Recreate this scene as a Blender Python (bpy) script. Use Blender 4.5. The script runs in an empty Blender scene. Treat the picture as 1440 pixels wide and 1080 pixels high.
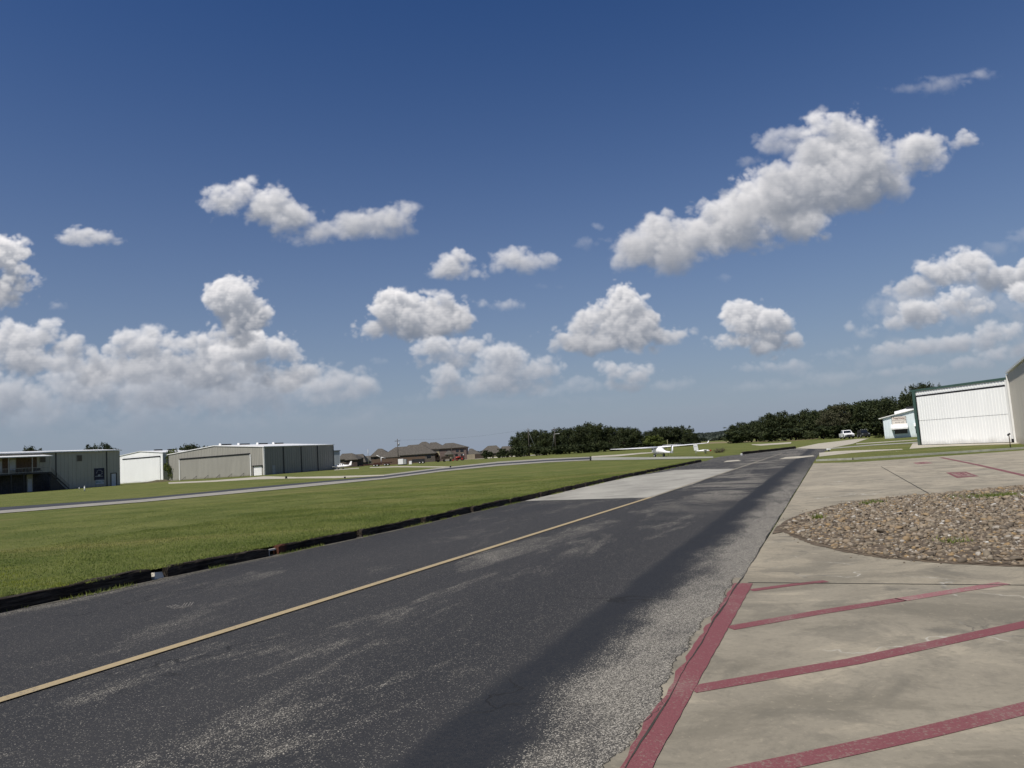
import bpy, math, random
import numpy as np
from mathutils import Vector, Matrix
R_ = math.radians
random.seed(7); rng = np.random.default_rng(11)
C = bpy.context.scene.collection
SC = bpy.context.scene

# ------------------------------------------------------------------ camera frame
FOC = 1020.0; EYE = 1.65; ROLL = R_(3.8); PIT = math.atan(96/1020*math.cos(R_(3.8)))
CF = Vector((0, math.cos(PIT), math.sin(PIT))); CU0 = Vector((0, -math.sin(PIT), math.cos(PIT)))
CR = Vector((1, 0, 0))*math.cos(ROLL) - CU0*math.sin(ROLL)
CU = Vector((1, 0, 0))*math.sin(ROLL) + CU0*math.cos(ROLL)
CAM = Vector((0, 0, EYE))
def ray(x, y): return CF*FOC + CR*(x-720) + CU*(540-y)
def G(x, y, z=0.0):                       # sight line meets the ground
    d = ray(x, y); t = (z-EYE)/d.z
    return Vector((d.x*t, d.y*t, z))
def at(x, y, D):                          # point of the sight line at forward distance D
    d = ray(x, y); return CAM + d*(D/d.y)
def proj_x(p):
    v = Vector(p)-CAM; return 720+FOC*v.dot(CR)/v.dot(CF)
def hz(x):
    lo, hi = 300, 900
    for _ in range(30):
        m = (lo+hi)/2
        if ray(x, m).z > 0: lo = m
        else: hi = m
    return lo
def base(x, D):                           # ground point seen in image column x at distance D
    d = ray(x, hz(x)+FOC*EYE/D); p = CAM+d*(D/d.y); return Vector((p.x, p.y, 0))

# ------------------------------------------------------------------ node helpers
def newmat(name):
    m = bpy.data.materials.new(name); m.use_nodes = True
    nt = m.node_tree; b = nt.nodes['Principled BSDF']
    return m, nt, b
class NT:
    def __init__(s, nt): s.nt = nt
    def n(s, t, **k):
        o = s.nt.nodes.new(t)
        for a, v in k.items(): setattr(o, a, v)
        return o
    def l(s, a, b): s.nt.links.new(a, b)
    def setin(s, sock, v):
        if isinstance(v, bpy.types.NodeSocket): s.l(v, sock)
        elif v is not None: sock.default_value = v
    def m(s, op, a, b=None, c=None, clamp=False):
        o = s.n('ShaderNodeMath', operation=op, use_clamp=clamp)
        s.setin(o.inputs[0], a)
        if b is not None: s.setin(o.inputs[1], b)
        if c is not None: s.setin(o.inputs[2], c)
        return o.outputs[0]
    def step(s, v, a, b, to0=0.0, to1=1.0):
        o = s.n('ShaderNodeMapRange', interpolation_type='SMOOTHSTEP')
        s.setin(o.inputs[0], v); o.inputs[1].default_value = a; o.inputs[2].default_value = b
        o.inputs[3].default_value = to0; o.inputs[4].default_value = to1
        return o.outputs[0]
    def mix(s, f, a, b, mode='MIX'):
        o = s.n('ShaderNodeMix', data_type='RGBA', blend_type=mode)
        s.setin(o.inputs[0], f)
        for i, v in ((6, a), (7, b)):
            if isinstance(v, (tuple, list)): v = (*v[:3], 1)
            s.setin(o.inputs[i], v)
        return o.outputs[2]
    def noise(s, vec, scale, det=3.0, rough=0.55, dist=0.0):
        o = s.n('ShaderNodeTexNoise'); s.l(vec, o.inputs['Vector'])
        o.inputs['Scale'].default_value = scale; o.inputs['Detail'].default_value = det
        o.inputs['Roughness'].default_value = rough; o.inputs['Distortion'].default_value = dist
        return o.outputs['Fac']
    def obj(s): return s.n('ShaderNodeTexCoord').outputs['Object']
    def scale(s, vec, sc, loc=(0, 0, 0), rot=0.0):
        o = s.n('ShaderNodeMapping'); s.l(vec, o.inputs[0])
        o.inputs['Scale'].default_value = sc; o.inputs['Location'].default_value = loc; o.inputs['Rotation'].default_value = (0, 0, rot)
        return o.outputs[0]
    def sep(s, vec):
        o = s.n('ShaderNodeSeparateXYZ'); s.l(vec, o.inputs[0]); return o.outputs
    def bump(s, h, strength, dist, b):
        o = s.n('ShaderNodeBump'); o.inputs['Strength'].default_value = strength
        o.inputs['Distance'].default_value = dist; s.l(h, o.inputs['Height']); s.l(o.outputs[0], b.inputs['Normal'])
MATS = {}
def flat(name, col, rough=0.7, metal=0.0, var=0.12, scale=1.5, spec=0.3, streak=False):
    if name in MATS: return MATS[name]
    m, nt, b = newmat(name); N = NT(nt); v = N.obj()
    if streak: v = N.scale(v, (1, 1, 0.12))
    f = N.noise(v, scale, 4)
    f = N.step(f, .3, .7)
    c = N.mix(f, [x*(1-var) for x in col], [min(1, x*(1+var*.6)) for x in col])
    N.l(c, b.inputs['Base Color']); b.inputs['Roughness'].default_value = rough
    b.inputs['Metallic'].default_value = metal; b.inputs['Specular IOR Level'].default_value = spec
    MATS[name] = m; return m

# ------------------------------------------------------------------ mesh helpers
class MB:
    def __init__(s): s.v = []; s.f = []; s.sm = []
    def face(s, pts, smooth=False):
        i = len(s.v); s.v += [Vector(p) for p in pts]; s.f.append(tuple(range(i, i+len(pts)))); s.sm.append(smooth)
    def poly(s, pts, z=None):
        s.face([Vector((p[0], p[1], z if z is not None else p[2])) for p in pts]); return s
    def hexa(s, b, t):                    # bottom 4, top 4 points (counter-clockwise from above)
        i = len(s.v); s.v += [Vector(p) for p in b]+[Vector(p) for p in t]
        for f in ((3, 2, 1, 0), (4, 5, 6, 7), (0, 1, 5, 4), (1, 2, 6, 5), (2, 3, 7, 6), (3, 0, 4, 7)):
            s.f.append(tuple(i+k for k in f)); s.sm.append(False)
        return s
    def tube(s, a, b, r0, r1=None, n=8, cap=True, smooth=True):
        a = Vector(a); b = Vector(b); r1 = r0 if r1 is None else r1
        d = (b-a).normalized(); p = d.orthogonal().normalized(); q = d.cross(p)
        i = len(s.v)
        for c, r in ((a, r0), (b, r1)):
            for k in range(n):
                t = 2*math.pi*k/n; s.v.append(c+(p*math.cos(t)+q*math.sin(t))*r)
        for k in range(n):
            s.f.append((i+k, i+(k+1) % n, i+n+(k+1) % n, i+n+k)); s.sm.append(smooth)
        if cap:
            s.f.append(tuple(i+k for k in reversed(range(n)))); s.sm.append(False)
            s.f.append(tuple(i+n+k for k in range(n))); s.sm.append(False)
        return s
    def loft(s, rings, cap=True, smooth=True, closed=True):
        i = len(s.v); n = len(rings[0])
        for r in rings: s.v += [Vector(p) for p in r]
        for j in range(len(rings)-1):
            for k in range(n if closed else n-1):
                s.f.append((i+j*n+k, i+j*n+(k+1) % n, i+(j+1)*n+(k+1) % n, i+(j+1)*n+k)); s.sm.append(smooth)
        if cap:
            s.f.append(tuple(i+k for k in reversed(range(n)))); s.sm.append(False)
            s.f.append(tuple(i+(len(rings)-1)*n+k for k in range(n))); s.sm.append(False)
        return s
def fixn(me):
    import bmesh
    bm = bmesh.new(); bm.from_mesh(me); bmesh.ops.recalc_face_normals(bm, faces=bm.faces); bm.to_mesh(me); bm.free()
def props(o, label=None, cat=None, group=None, kind=None):
    for k, v in (('label', label), ('category', cat), ('group', group), ('kind', kind)):
        if v: o[k] = v
    return o
def empty(name, loc, label, cat, group=None):
    o = bpy.data.objects.new(name, None); C.objects.link(o); o.location = loc
    o.empty_display_size = .3
    return props(o, label, cat, group)
def rootloc(p):
    l = Vector((0, 0, 0))
    while p is not None: l += Vector(p.location); p = p.parent
    return l
def build(name, mb, mat, parent=None, label=None, cat=None, group=None, kind=None, origin=None, recalc=True):
    me = bpy.data.meshes.new(name)
    o0 = rootloc(parent) if parent else (Vector(origin) if origin is not None else Vector((0, 0, 0)))
    me.from_pydata([tuple(v-o0) for v in mb.v], [], mb.f)
    me.polygons.foreach_set('use_smooth', mb.sm)
    if recalc: fixn(me)
    me.materials.append(mat)
    o = bpy.data.objects.new(name, me); C.objects.link(o)
    if parent: o.parent = parent
    elif origin is not None: o.location = o0
    return props(o, label, cat, group, kind)
def npmesh(name, V, F, mat, attrs=None, smooth=False, parent=None):
    """V (n,3), F (m,k) arrays, attrs: {name: per-vertex float}"""
    me = bpy.data.meshes.new(name); k = F.shape[1]
    me.vertices.add(len(V)); me.vertices.foreach_set('co', V.astype(np.float32).ravel())
    me.loops.add(F.size); me.loops.foreach_set('vertex_index', F.astype(np.int32).ravel())
    me.polygons.add(len(F)); me.polygons.foreach_set('loop_start', np.arange(0, F.size, k, dtype=np.int32))
    me.polygons.foreach_set('loop_total', np.full(len(F), k, dtype=np.int32))
    if smooth: me.polygons.foreach_set('use_smooth', np.ones(len(F), dtype=bool))
    me.update(calc_edges=True)
    for a, d in (attrs or {}).items():
        at_ = me.attributes.new(a, 'FLOAT', 'POINT'); at_.data.foreach_set('value', d.astype(np.float32))
    me.materials.append(mat)
    o = bpy.data.objects.new(name, me); C.objects.link(o)
    if parent: o.parent = parent
    return o
class Frame:
    """wall frame: o ground corner, u along the wall, n outward normal, z up"""
    def __init__(s, o, az, flip=False):
        s.o = Vector(o); s.u = Vector((math.sin(az), math.cos(az), 0)); s.n = Vector((s.u.y, -s.u.x, 0))
        if flip: s.n = -s.n
    def p(s, a, d, z): return s.o + s.u*a + s.n*d + Vector((0, 0, z))
    def box(s, mb, a0, a1, d0, d1, z0, z1):
        mb.hexa([s.p(a0, d0, z0), s.p(a1, d0, z0), s.p(a1, d1, z0), s.p(a0, d1, z0)],
                [s.p(a0, d0, z1), s.p(a1, d0, z1), s.p(a1, d1, z1), s.p(a0, d1, z1)]); return mb
    def hit(s, x, y, d=0.0):              # pixel -> (a, z) on the plane n-offset d
        r = ray(x, y); t = (s.o+s.n*d-CAM).dot(s.n)/r.dot(s.n); q = CAM+r*t
        return (q-s.o).dot(s.u), q.z
def letters(name, text, mat, parent, origin, right, up, size, width=None, depth=.01, bold=False):
    cu = bpy.data.curves.new(name, 'FONT'); cu.body = text; cu.size = size; cu.extrude = depth
    cu.align_x = 'CENTER'; cu.align_y = 'CENTER'; cu.resolution_u = 2
    if bold: cu.offset = size*.012
    tmp = bpy.data.objects.new('tmp', cu); C.objects.link(tmp)
    bpy.context.view_layer.update()
    me = bpy.data.meshes.new_from_object(tmp.evaluated_get(bpy.context.evaluated_depsgraph_get()))
    bpy.data.objects.remove(tmp)
    xs = [v.co.x for v in me.vertices]; w = max(xs)-min(xs); k = (width/w) if width else 1
    nrm = Vector(right).cross(Vector(up)); o0 = rootloc(parent)
    for v in me.vertices:
        v.co = Vector(origin)+Vector(right)*v.co.x*k+Vector(up)*v.co.y+nrm*v.co.z-o0
    me.materials.clear(); me.materials.append(mat)
    o = bpy.data.objects.new(name, me); C.objects.link(o); o.parent = parent
    return o

# ================================================================== CAMERA
cam = bpy.data.cameras.new('camera'); co = bpy.data.objects.new('camera', cam); C.objects.link(co)
M = Matrix((( CR.x, CU.x, -CF.x, 0), (CR.y, CU.y, -CF.y, 0), (CR.z, CU.z, -CF.z, EYE), (0, 0, 0, 1)))
co.matrix_world = M; cam.sensor_width = 36; cam.lens = 36*FOC/1440; cam.clip_end = 20000; cam.clip_start = .05
SC.camera = co

# ================================================================== LIGHT AND SKY
SUN_EL = R_(54); SUN_A = R_(44)           # behind the camera and to its left
sun_dir = Vector((-math.sin(SUN_A)*math.cos(SUN_EL), -math.cos(SUN_A)*math.cos(SUN_EL), math.sin(SUN_EL)))
sl = bpy.data.lights.new('sun', 'SUN'); so = bpy.data.objects.new('sun', sl); C.objects.link(so)
sl.energy = 4.8; sl.angle = R_(.5); sl.color = (1, .945, .86)
so.rotation_euler = sun_dir.to_track_quat('Z', 'Y').to_euler(); so.location = (0, 0, 30)

def cloud_panorama():
    """volumes of cumulus grown from lobes and noise, lit along the sun and flattened to a panorama on the
    vertical tangent plane (U = x/y, V = z/y of the sight direction)"""
    STEP = 1/1020*1.05
    U0, U1, V0, V1 = -.80, .82, -.02, .62
    W = int((U1-U0)/STEP); H = int((V1-V0)/STEP)
    RGB = np.zeros((H, W, 3), np.float32); A = np.zeros((H, W), np.float32)
    def bs(n, cell, rg, off):             # cubic B-spline interpolation matrix
        t = np.arange(n)/cell+off; i = np.floor(t).astype(int); f = t-i; m = i.max()+4
        Mx = np.zeros((n, m), np.float32); r = np.arange(n)
        for k, w in enumerate(((1-f)**3/6, (3*f**3-6*f**2+4)/6, (-3*f**3+3*f**2+3*f+1)/6, f**3/6)): Mx[r, i+k] += w
        return Mx
    def n3(ny, nx, nd, cell, rg, sq=1.0):
        a = bs(ny, cell*sq, rg, rg.random()); b = bs(nx, cell, rg, rg.random()); c = bs(nd, cell, rg, rg.random())
        L = rg.random((a.shape[1], b.shape[1], c.shape[1])).astype(np.float32)
        t = np.tensordot(a, L, (1, 0)); t = np.tensordot(t, b, (1, 1)); t = np.tensordot(t, c, (1, 1))
        return (t-.5)*3.2                  # (ny, nx, nd), about -1..1
    def cloud(lobes, soft=.5, haze=.1, amp=.55, dens=1.0, cell=34, seed=0, alpha=1.0, flatb=True, tilt=0.0, bright=1.0):
        rg = np.random.default_rng(seed+100)
        L = []
        for (x, y, rx, ry) in lobes:
            d = ray(x, y); L.append((d.x/d.y, d.z/d.y-.10*ry/1020, rx/1020*1.06, ry/1020*1.2))
        L = np.array(L); pad = .035
        u0 = L[:, 0].min()-L[:, 2].max()*1.05-pad; u1 = L[:, 0].max()+L[:, 2].max()*1.05+pad
        v0 = (L[:, 1]-L[:, 3]).min()-pad*.8; v1 = (L[:, 1]+L[:, 3]).max()+pad
        i0 = max(0, int((u0-U0)/STEP)); i1 = min(W, int((u1-U0)/STEP)); j0 = max(0, int((v0-V0)/STEP)); j1 = min(H, int((v1-V0)/STEP))
        nx = i1-i0; ny = j1-j0
        if nx < 4 or ny < 4: return
        hd = L[:, 3].max()*1.15+.02; ds = STEP*1.6; nd = max(10, int(2*hd/ds))
        u = (U0+(np.arange(nx)+i0)*STEP)[None, :, None]; v = (V0+(np.arange(ny)+j0)*STEP)[:, None, None]
        w = (-hd+np.arange(nd)*ds)[None, None, :]
        # warp
        wu = n3(ny, nx, nd, cell*1.3, rg)*.006; wv = n3(ny, nx, nd, cell*1.1, rg)*.005
        E = np.full((ny, nx, nd), -9., np.float32)
        for (cu, cv, rx, ry) in L:
            jw = (rg.random()-.5)*.5*ry
            dv = (v+wv-cv)
            if flatb: dv = np.where(dv < 0, dv*1.22, dv)
            q = ((u+wu-cu)/rx)**2+(dv/ry)**2+((w-jw)/(ry*1.1))**2
            E = np.maximum(E, 1-np.sqrt(q))
        n = 0; a = 1.0; c = cell; tot = 0
        while c > 1.6:
            k = n3(ny, nx, nd, c, rg, .85)
            n = n + a*(np.abs(k)*1.3-.42 if c < cell*.6 else k*.75); tot += a; a *= .69; c *= .55
        hb = np.clip((v-v0-pad*.7)/(v1-v0-pad*1.6), 0, 1); soft_ = soft*(1+2.2*(1-hb)**2.2)
        D = np.clip((E*.84+.13+amp*n*1.16-.05*soft)/(soft_*.58+.07), 0, 1)*dens
        D *= np.clip((E+.55)*3.0, 0, 1)
        D = D.astype(np.float32)
        # sunlight from above, a little left and from the viewer's side (w negative = towards the viewer)
        od = np.zeros((nx, nd), np.float32); OD = np.zeros_like(D)
        sx = .30; sw = .42; ku = 0.; kw = 0.
        for j in range(ny-1, -1, -1):
            ku += sx; kw += sw*STEP/ds
            if ku >= 1: od = np.roll(od, 1, 0); od[0] = 0; ku -= 1
            if kw >= 1: od = np.roll(od, 1, 1); od[:, 0] = 0; kw -= 1
            OD[j] = od; od = od*.995 + D[j]
        g = STEP*1020*.11
        T = np.exp(-np.cumsum(D*ds*1020*.085/(.60+.40*soft), axis=2))
        Tp = np.concatenate([np.ones((ny, nx, 1), np.float32), T[:, :, :-1]], 2); wgt = Tp-T
        lit = .64*np.exp(-OD*g*1.9)+.36*np.exp(-OD*g*.28)
        hgt = np.clip((v-v0-pad*.6)/(v1-v0-pad*1.4), 0, 1)
        lit = lit*(.50+.50*hb**.8)
        s = (wgt*lit).sum(2); al = 1-T[:, :, -1]; m = np.maximum(al, 1e-4); s = s/m; h2 = hgt[:, :, 0]*np.ones_like(s)
        sunc = np.array([.98, .905, .825])*bright; amb0 = np.array([.125, .155, .21]); amb1 = np.array([.19, .225, .29])
        col = s[..., None]*sunc + amb0*(1-h2[..., None]) + amb1*h2[..., None]
        vv = V0+(np.arange(ny)+j0)*STEP
        hazec = np.array([.265, .315, .40])
        hz_ = np.clip(haze+.55*np.exp(-np.maximum(vv, 0)/.055), 0, .93)[:, None, None]
        col = col*(1-hz_)+hazec*hz_
        al = al*alpha*np.clip((vv+.01)/.02, 0, 1)[:, None]
        P = RGB[j0:j1, i0:i1]; Q = A[j0:j1, i0:i1]
        P[:] = P*(1-al[..., None])+col*al[..., None]; Q[:] = Q*(1-al)+al
    K = cloud
    # far low banks first, nearer and higher clouds after
    K([(110,575,130,16),(260,560,140,22),(400,572,120,18),(330,600,150,14),(150,612,160,14),(510,580,70,14)], soft=2.2, haze=.62, seed=1, cell=26, alpha=.6)
    K([(690,570,80,10),(860,562,80,9),(1010,545,40,9),(1110,520,50,10),(1220,540,60,10),(600,585,60,8),(960,575,70,8),(1240,510,50,10)], soft=2.2, haze=.62, seed=2, cell=22, alpha=.55)
    K([(780,590,110,10),(900,585,90,10),(1020,575,90,10),(1150,560,90,12),(1240,560,90,12),(640,600,90,10),(540,565,50,12)], soft=3.0, haze=.62, seed=42, cell=30, alpha=.85)
    K([(800,545,50,12),(940,540,50,10),(1060,545,60,10),(1180,530,60,12),(1300,545,80,12),(1180,495,30,10)], soft=2.0, haze=.40, seed=43, cell=24, alpha=.85)
    K([(40,590,120,24),(200,585,120,26),(360,590,120,22),(500,595,60,14)], soft=2.4, haze=.55, seed=41, cell=30, alpha=.7)
    K([(20,555,90,36),(110,545,90,34),(230,548,110,34),(350,550,110,34),(450,548,75,26),(505,545,38,16)], soft=1.3, haze=.36, seed=3, cell=28, alpha=.92)
    K([(30,478,62,22),(95,492,40,18),(104,484,22,14),(50,510,85,24),(150,520,60,20)], soft=.7, haze=.16, seed=4, cell=30)
    K([(200,492,48,22),(262,482,60,20),(300,492,45,22),(230,512,80,26),(310,520,70,26),(180,528,60,18)], soft=.7, haze=.2, seed=5, cell=30)
    K([(352,495,42,26),(392,492,34,22),(415,500,22,16),(370,520,60,26),(430,522,40,16)], soft=.5, haze=.1, seed=6, cell=30)
    K([(460,538,40,14),(512,540,30,14),(490,555,55,12)], soft=1.2, haze=.38, seed=7, cell=22)
    K([(306,412,26,16),(325,420,34,26),(345,440,30,24),(330,455,34,20),(338,476,22,16)], soft=.4, haze=.06, seed=8, cell=26, flatb=False)
    K([(2,362,34,22),(18,385,24,28),(-10,400,50,34)], soft=.4, haze=.06, seed=9, cell=28)
    K([(112,332,30,14),(135,337,34,12),(158,343,18,8)], soft=.9, haze=.06, seed=10, cell=22)
    K([(78,432,16,7)], soft=1.6, haze=.15, seed=11, cell=14, alpha=.6)
    K([(304,282,30,22),(330,285,44,26),(378,292,50,26),(412,308,40,24),(450,326,52,22),(495,318,45,20),(545,312,38,20),(520,320,44,18),(560,328,30,12)], soft=.95, haze=.03, seed=57, cell=34, amp=.62)
    K([(640,380,42,15),(640,366,20,14),(662,386,22,12)], soft=.8, haze=.06, seed=13, cell=22)
    K([(712,365,30,17),(735,374,30,14),(765,370,20,12)], soft=1.1, haze=.08, seed=14, cell=22)
    K([(712,430,38,11),(680,428,14,9)], soft=1.4, haze=.15, seed=15, cell=18, alpha=.85)
    K([(548,432,28,26),(565,445,40,26),(528,464,28,16),(608,448,42,24),(580,462,72,16),(640,450,22,18)], soft=.38, haze=.05, seed=16, cell=28)
    K([(614,490,36,16),(660,486,34,14),(700,495,46,16),(640,508,50,16)], soft=.8, haze=.2, seed=17, cell=24)
    K([(712,512,40,20),(690,535,46,24),(625,532,28,20),(650,545,50,16),(745,525,50,18),(760,540,50,12)], soft=.9, haze=.33, seed=18, cell=24)
    K([(878,412,20,20),(884,430,26,28),(868,455,40,30),(845,478,70,18),(800,480,40,16),(925,470,36,14),(895,465,34,30)], soft=.4, haze=.06, seed=19, cell=28)
    K([(866,520,24,16),(892,528,30,16),(880,542,40,10)], soft=.8, haze=.28, seed=20, cell=22)
    K([(1046,436,22,16),(1058,455,34,26),(1090,455,26,18),(1040,482,42,14),(1080,480,44,22)], soft=.45, haze=.1, seed=21, cell=26)
    K([(1100,515,44,9),(1060,520,30,7)], soft=1.4, haze=.42, seed=22, cell=18)
    K([(1290,440,60,30),(1360,430,70,34),(1430,440,50,40),(1300,490,95,26),(1400,490,70,30),(1230,505,50,16),(1460,480,60,50)], soft=2.2, haze=.5, seed=23, cell=34, alpha=.85)
    K([(1285,405,48,14),(1335,388,55,20),(1365,374,36,18),(1400,392,60,18),(1440,388,50,22)], soft=.6, haze=.12, seed=24, cell=28)
    K([(1262,455,36,14),(1305,440,48,20),(1350,428,48,20),(1385,430,26,12),(1440,420,30,24)], soft=.55, haze=.16, seed=25, cell=28, bright=1.02)
    K([(1290,490,70,12),(1350,482,60,14),(1420,465,40,18),(1440,490,40,12)], soft=.9, haze=.33, seed=26, cell=26)
    K([(1310,522,50,9),(1360,512,44,11),(1395,500,30,10),(1240,527,32,7)], soft=1.2, haze=.48, seed=27, cell=20)
    K([(1215,470,16,10),(1195,462,10,9)], soft=1.2, haze=.3, seed=28, cell=16, alpha=.8)
    K([(905,355,40,28),(945,345,60,34),(1000,325,75,36),(1060,325,60,36),(1090,345,45,16),(1010,300,50,26),(1080,290,65,40),(1120,310,50,28)], soft=.75, haze=.0, seed=29, cell=40, amp=.55, bright=.97)
    K([(1085,285,70,36),(1130,262,80,44),(1170,215,60,44),(1200,190,46,32),(1180,180,34,24),(1225,235,62,44),(1270,215,50,32),(1300,205,30,24),(1190,280,60,24),(1240,262,45,22)], soft=.85, haze=.0, seed=30, cell=44, amp=.6, bright=.92)
    K([(1080,205,34,18),(1112,192,24,12),(1050,228,24,14),(1135,215,40,20)], soft=1.4, haze=.0, seed=31, cell=30, alpha=.75)
    K([(1358,197,22,13),(1343,204,14,8)], soft=1.0, haze=.0, seed=32, cell=18, alpha=.9)
    K([(1315,120,34,13),(1345,120,36,16),(1388,106,28,12),(1270,124,34,8)], soft=2.2, haze=.0, seed=33, cell=20, alpha=.62)
    K([(820,345,18,8),(836,320,9,6),(850,338,18,5)], soft=2.0, haze=.05, seed=34, cell=14, alpha=.65)
    K([(1400,350,50,12),(1440,335,40,12)], soft=2.4, haze=.25, seed=35, cell=26, alpha=.5)
    K([(1018,392,14,7)], soft=2.4, haze=.15, seed=36, cell=14, alpha=.5)
    K([(785,400,14,5),(765,402,12,4)], soft=2.4, haze=.15, seed=37, cell=12, alpha=.4)
    K([(530,508,14,6)], soft=2.0, haze=.25, seed=38, cell=12, alpha=.6)
    img = bpy.data.images.new('cloud_panorama', W, H, alpha=True, float_buffer=True)
    img.colorspace_settings.name = 'Non-Color'
    out = np.ones((H, W, 4), np.float32)
    out[..., :3] = np.where(A[..., None] > 1e-3, RGB/np.maximum(A[..., None], 1e-3), 0); out[..., 3] = A
    out[0], out[-1], out[:, 0], out[:, -1] = 0, 0, 0, 0
    # store colour premultiplied so the borders stay clean
    out[..., :3] *= out[..., 3:4]
    img.pixels.foreach_set(out.ravel()); img.update(); img.pack()
    return img, (U0, U1, V0, V1)

wd = bpy.data.worlds.new('World'); SC.world = wd; wd.use_nodes = True
nt = wd.node_tree; nt.nodes.clear(); N = NT(nt)
sky = N.n('ShaderNodeTexSky', sky_type='NISHITA', sun_disc=False)
sky.sun_elevation = SUN_EL; sky.sun_rotation = math.atan2(sun_dir.x, sun_dir.y)
sky.air_density = 1.0; sky.dust_density = .8; sky.ozone_density = 2.6; sky.altitude = 300
SKYMUL = .068
tc = N.n('ShaderNodeTexCoord'); g = N.sep(tc.outputs['Generated'])
hs = N.n('ShaderNodeHueSaturation'); hs.inputs['Saturation'].default_value = 1.33; hs.inputs['Hue'].default_value = .512; hs.inputs['Value'].default_value = 1.05; N.l(sky.outputs[0], hs.inputs['Color'])
# summer haze low in the sky
hf = N.m('POWER', N.m('SUBTRACT', 1.0, N.m('MAXIMUM', g[2], 0.0), clamp=True), 3.9)
skc = N.mix(N.m('MULTIPLY', hf, .97), hs.outputs[0], (4.0, 4.75, 6.15))
bg = N.n('ShaderNodeBackground'); bg.inputs[1].default_value = SKYMUL; N.l(skc, bg.inputs[0])
img, (U0, U1, V0, V1) = cloud_panorama()
yy = N.m('MAXIMUM', g[1], .02)
cu = N.m('DIVIDE', N.m('SUBTRACT', N.m('DIVIDE', g[0], yy), U0), U1-U0)
cv = N.m('DIVIDE', N.m('SUBTRACT', N.m('DIVIDE', g[2], yy), V0), V1-V0)
cx = N.n('ShaderNodeCombineXYZ'); N.l(cu, cx.inputs[0]); N.l(cv, cx.inputs[1])
it = N.n('ShaderNodeTexImage', extension='CLIP', interpolation='Cubic'); it.image = img; N.l(cx.outputs[0], it.inputs[0])
it.image.alpha_mode = 'CHANNEL_PACKED'
front = N.m('GREATER_THAN', g[1], .05)
al = N.m('MULTIPLY', it.outputs['Alpha'], front, clamp=True)
bg0 = N.n('ShaderNodeBackground'); bg0.inputs[0].default_value = (0, 0, 0, 1)
mx = N.n('ShaderNodeMixShader'); N.l(al, mx.inputs[0]); N.l(bg.outputs[0], mx.inputs[1]); N.l(bg0.outputs[0], mx.inputs[2])
bg2 = N.n('ShaderNodeBackground'); N.l(it.outputs['Color'], bg2.inputs[0]); N.l(front, bg2.inputs[1])
ad = N.n('ShaderNodeAddShader'); N.l(mx.outputs[0], ad.inputs[0]); N.l(bg2.outputs[0], ad.inputs[1])
ow = N.n('ShaderNodeOutputWorld'); N.l(ad.outputs[0], ow.inputs[0])
wd.cycles.sampling_method = 'MANUAL'; wd.cycles.sample_map_resolution = 512
SC.view_settings.view_transform = 'Standard'; SC.view_settings.look = 'None'; SC.view_settings.exposure = 0; SC.view_settings.gamma = 1
SC.cycles.max_bounces = 5; SC.cycles.diffuse_bounces = 3; SC.cycles.transparent_max_bounces = 8
# ================================================================== GROUND MATERIALS
RD = R_(23.5); RO = G(960, 950)
RUX, RUY = math.sin(RD), math.cos(RD)
def st(p): dx, dy = p[0]-RO.x, p[1]-RO.y; return dx*RUX+dy*RUY, -dx*RUY+dy*RUX   # (along, left of the right road edge)
def rst(t, s, z=0.0): return Vector((RO.x+t*RUX-s*RUY, RO.y+t*RUY+s*RUX, z))

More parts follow.
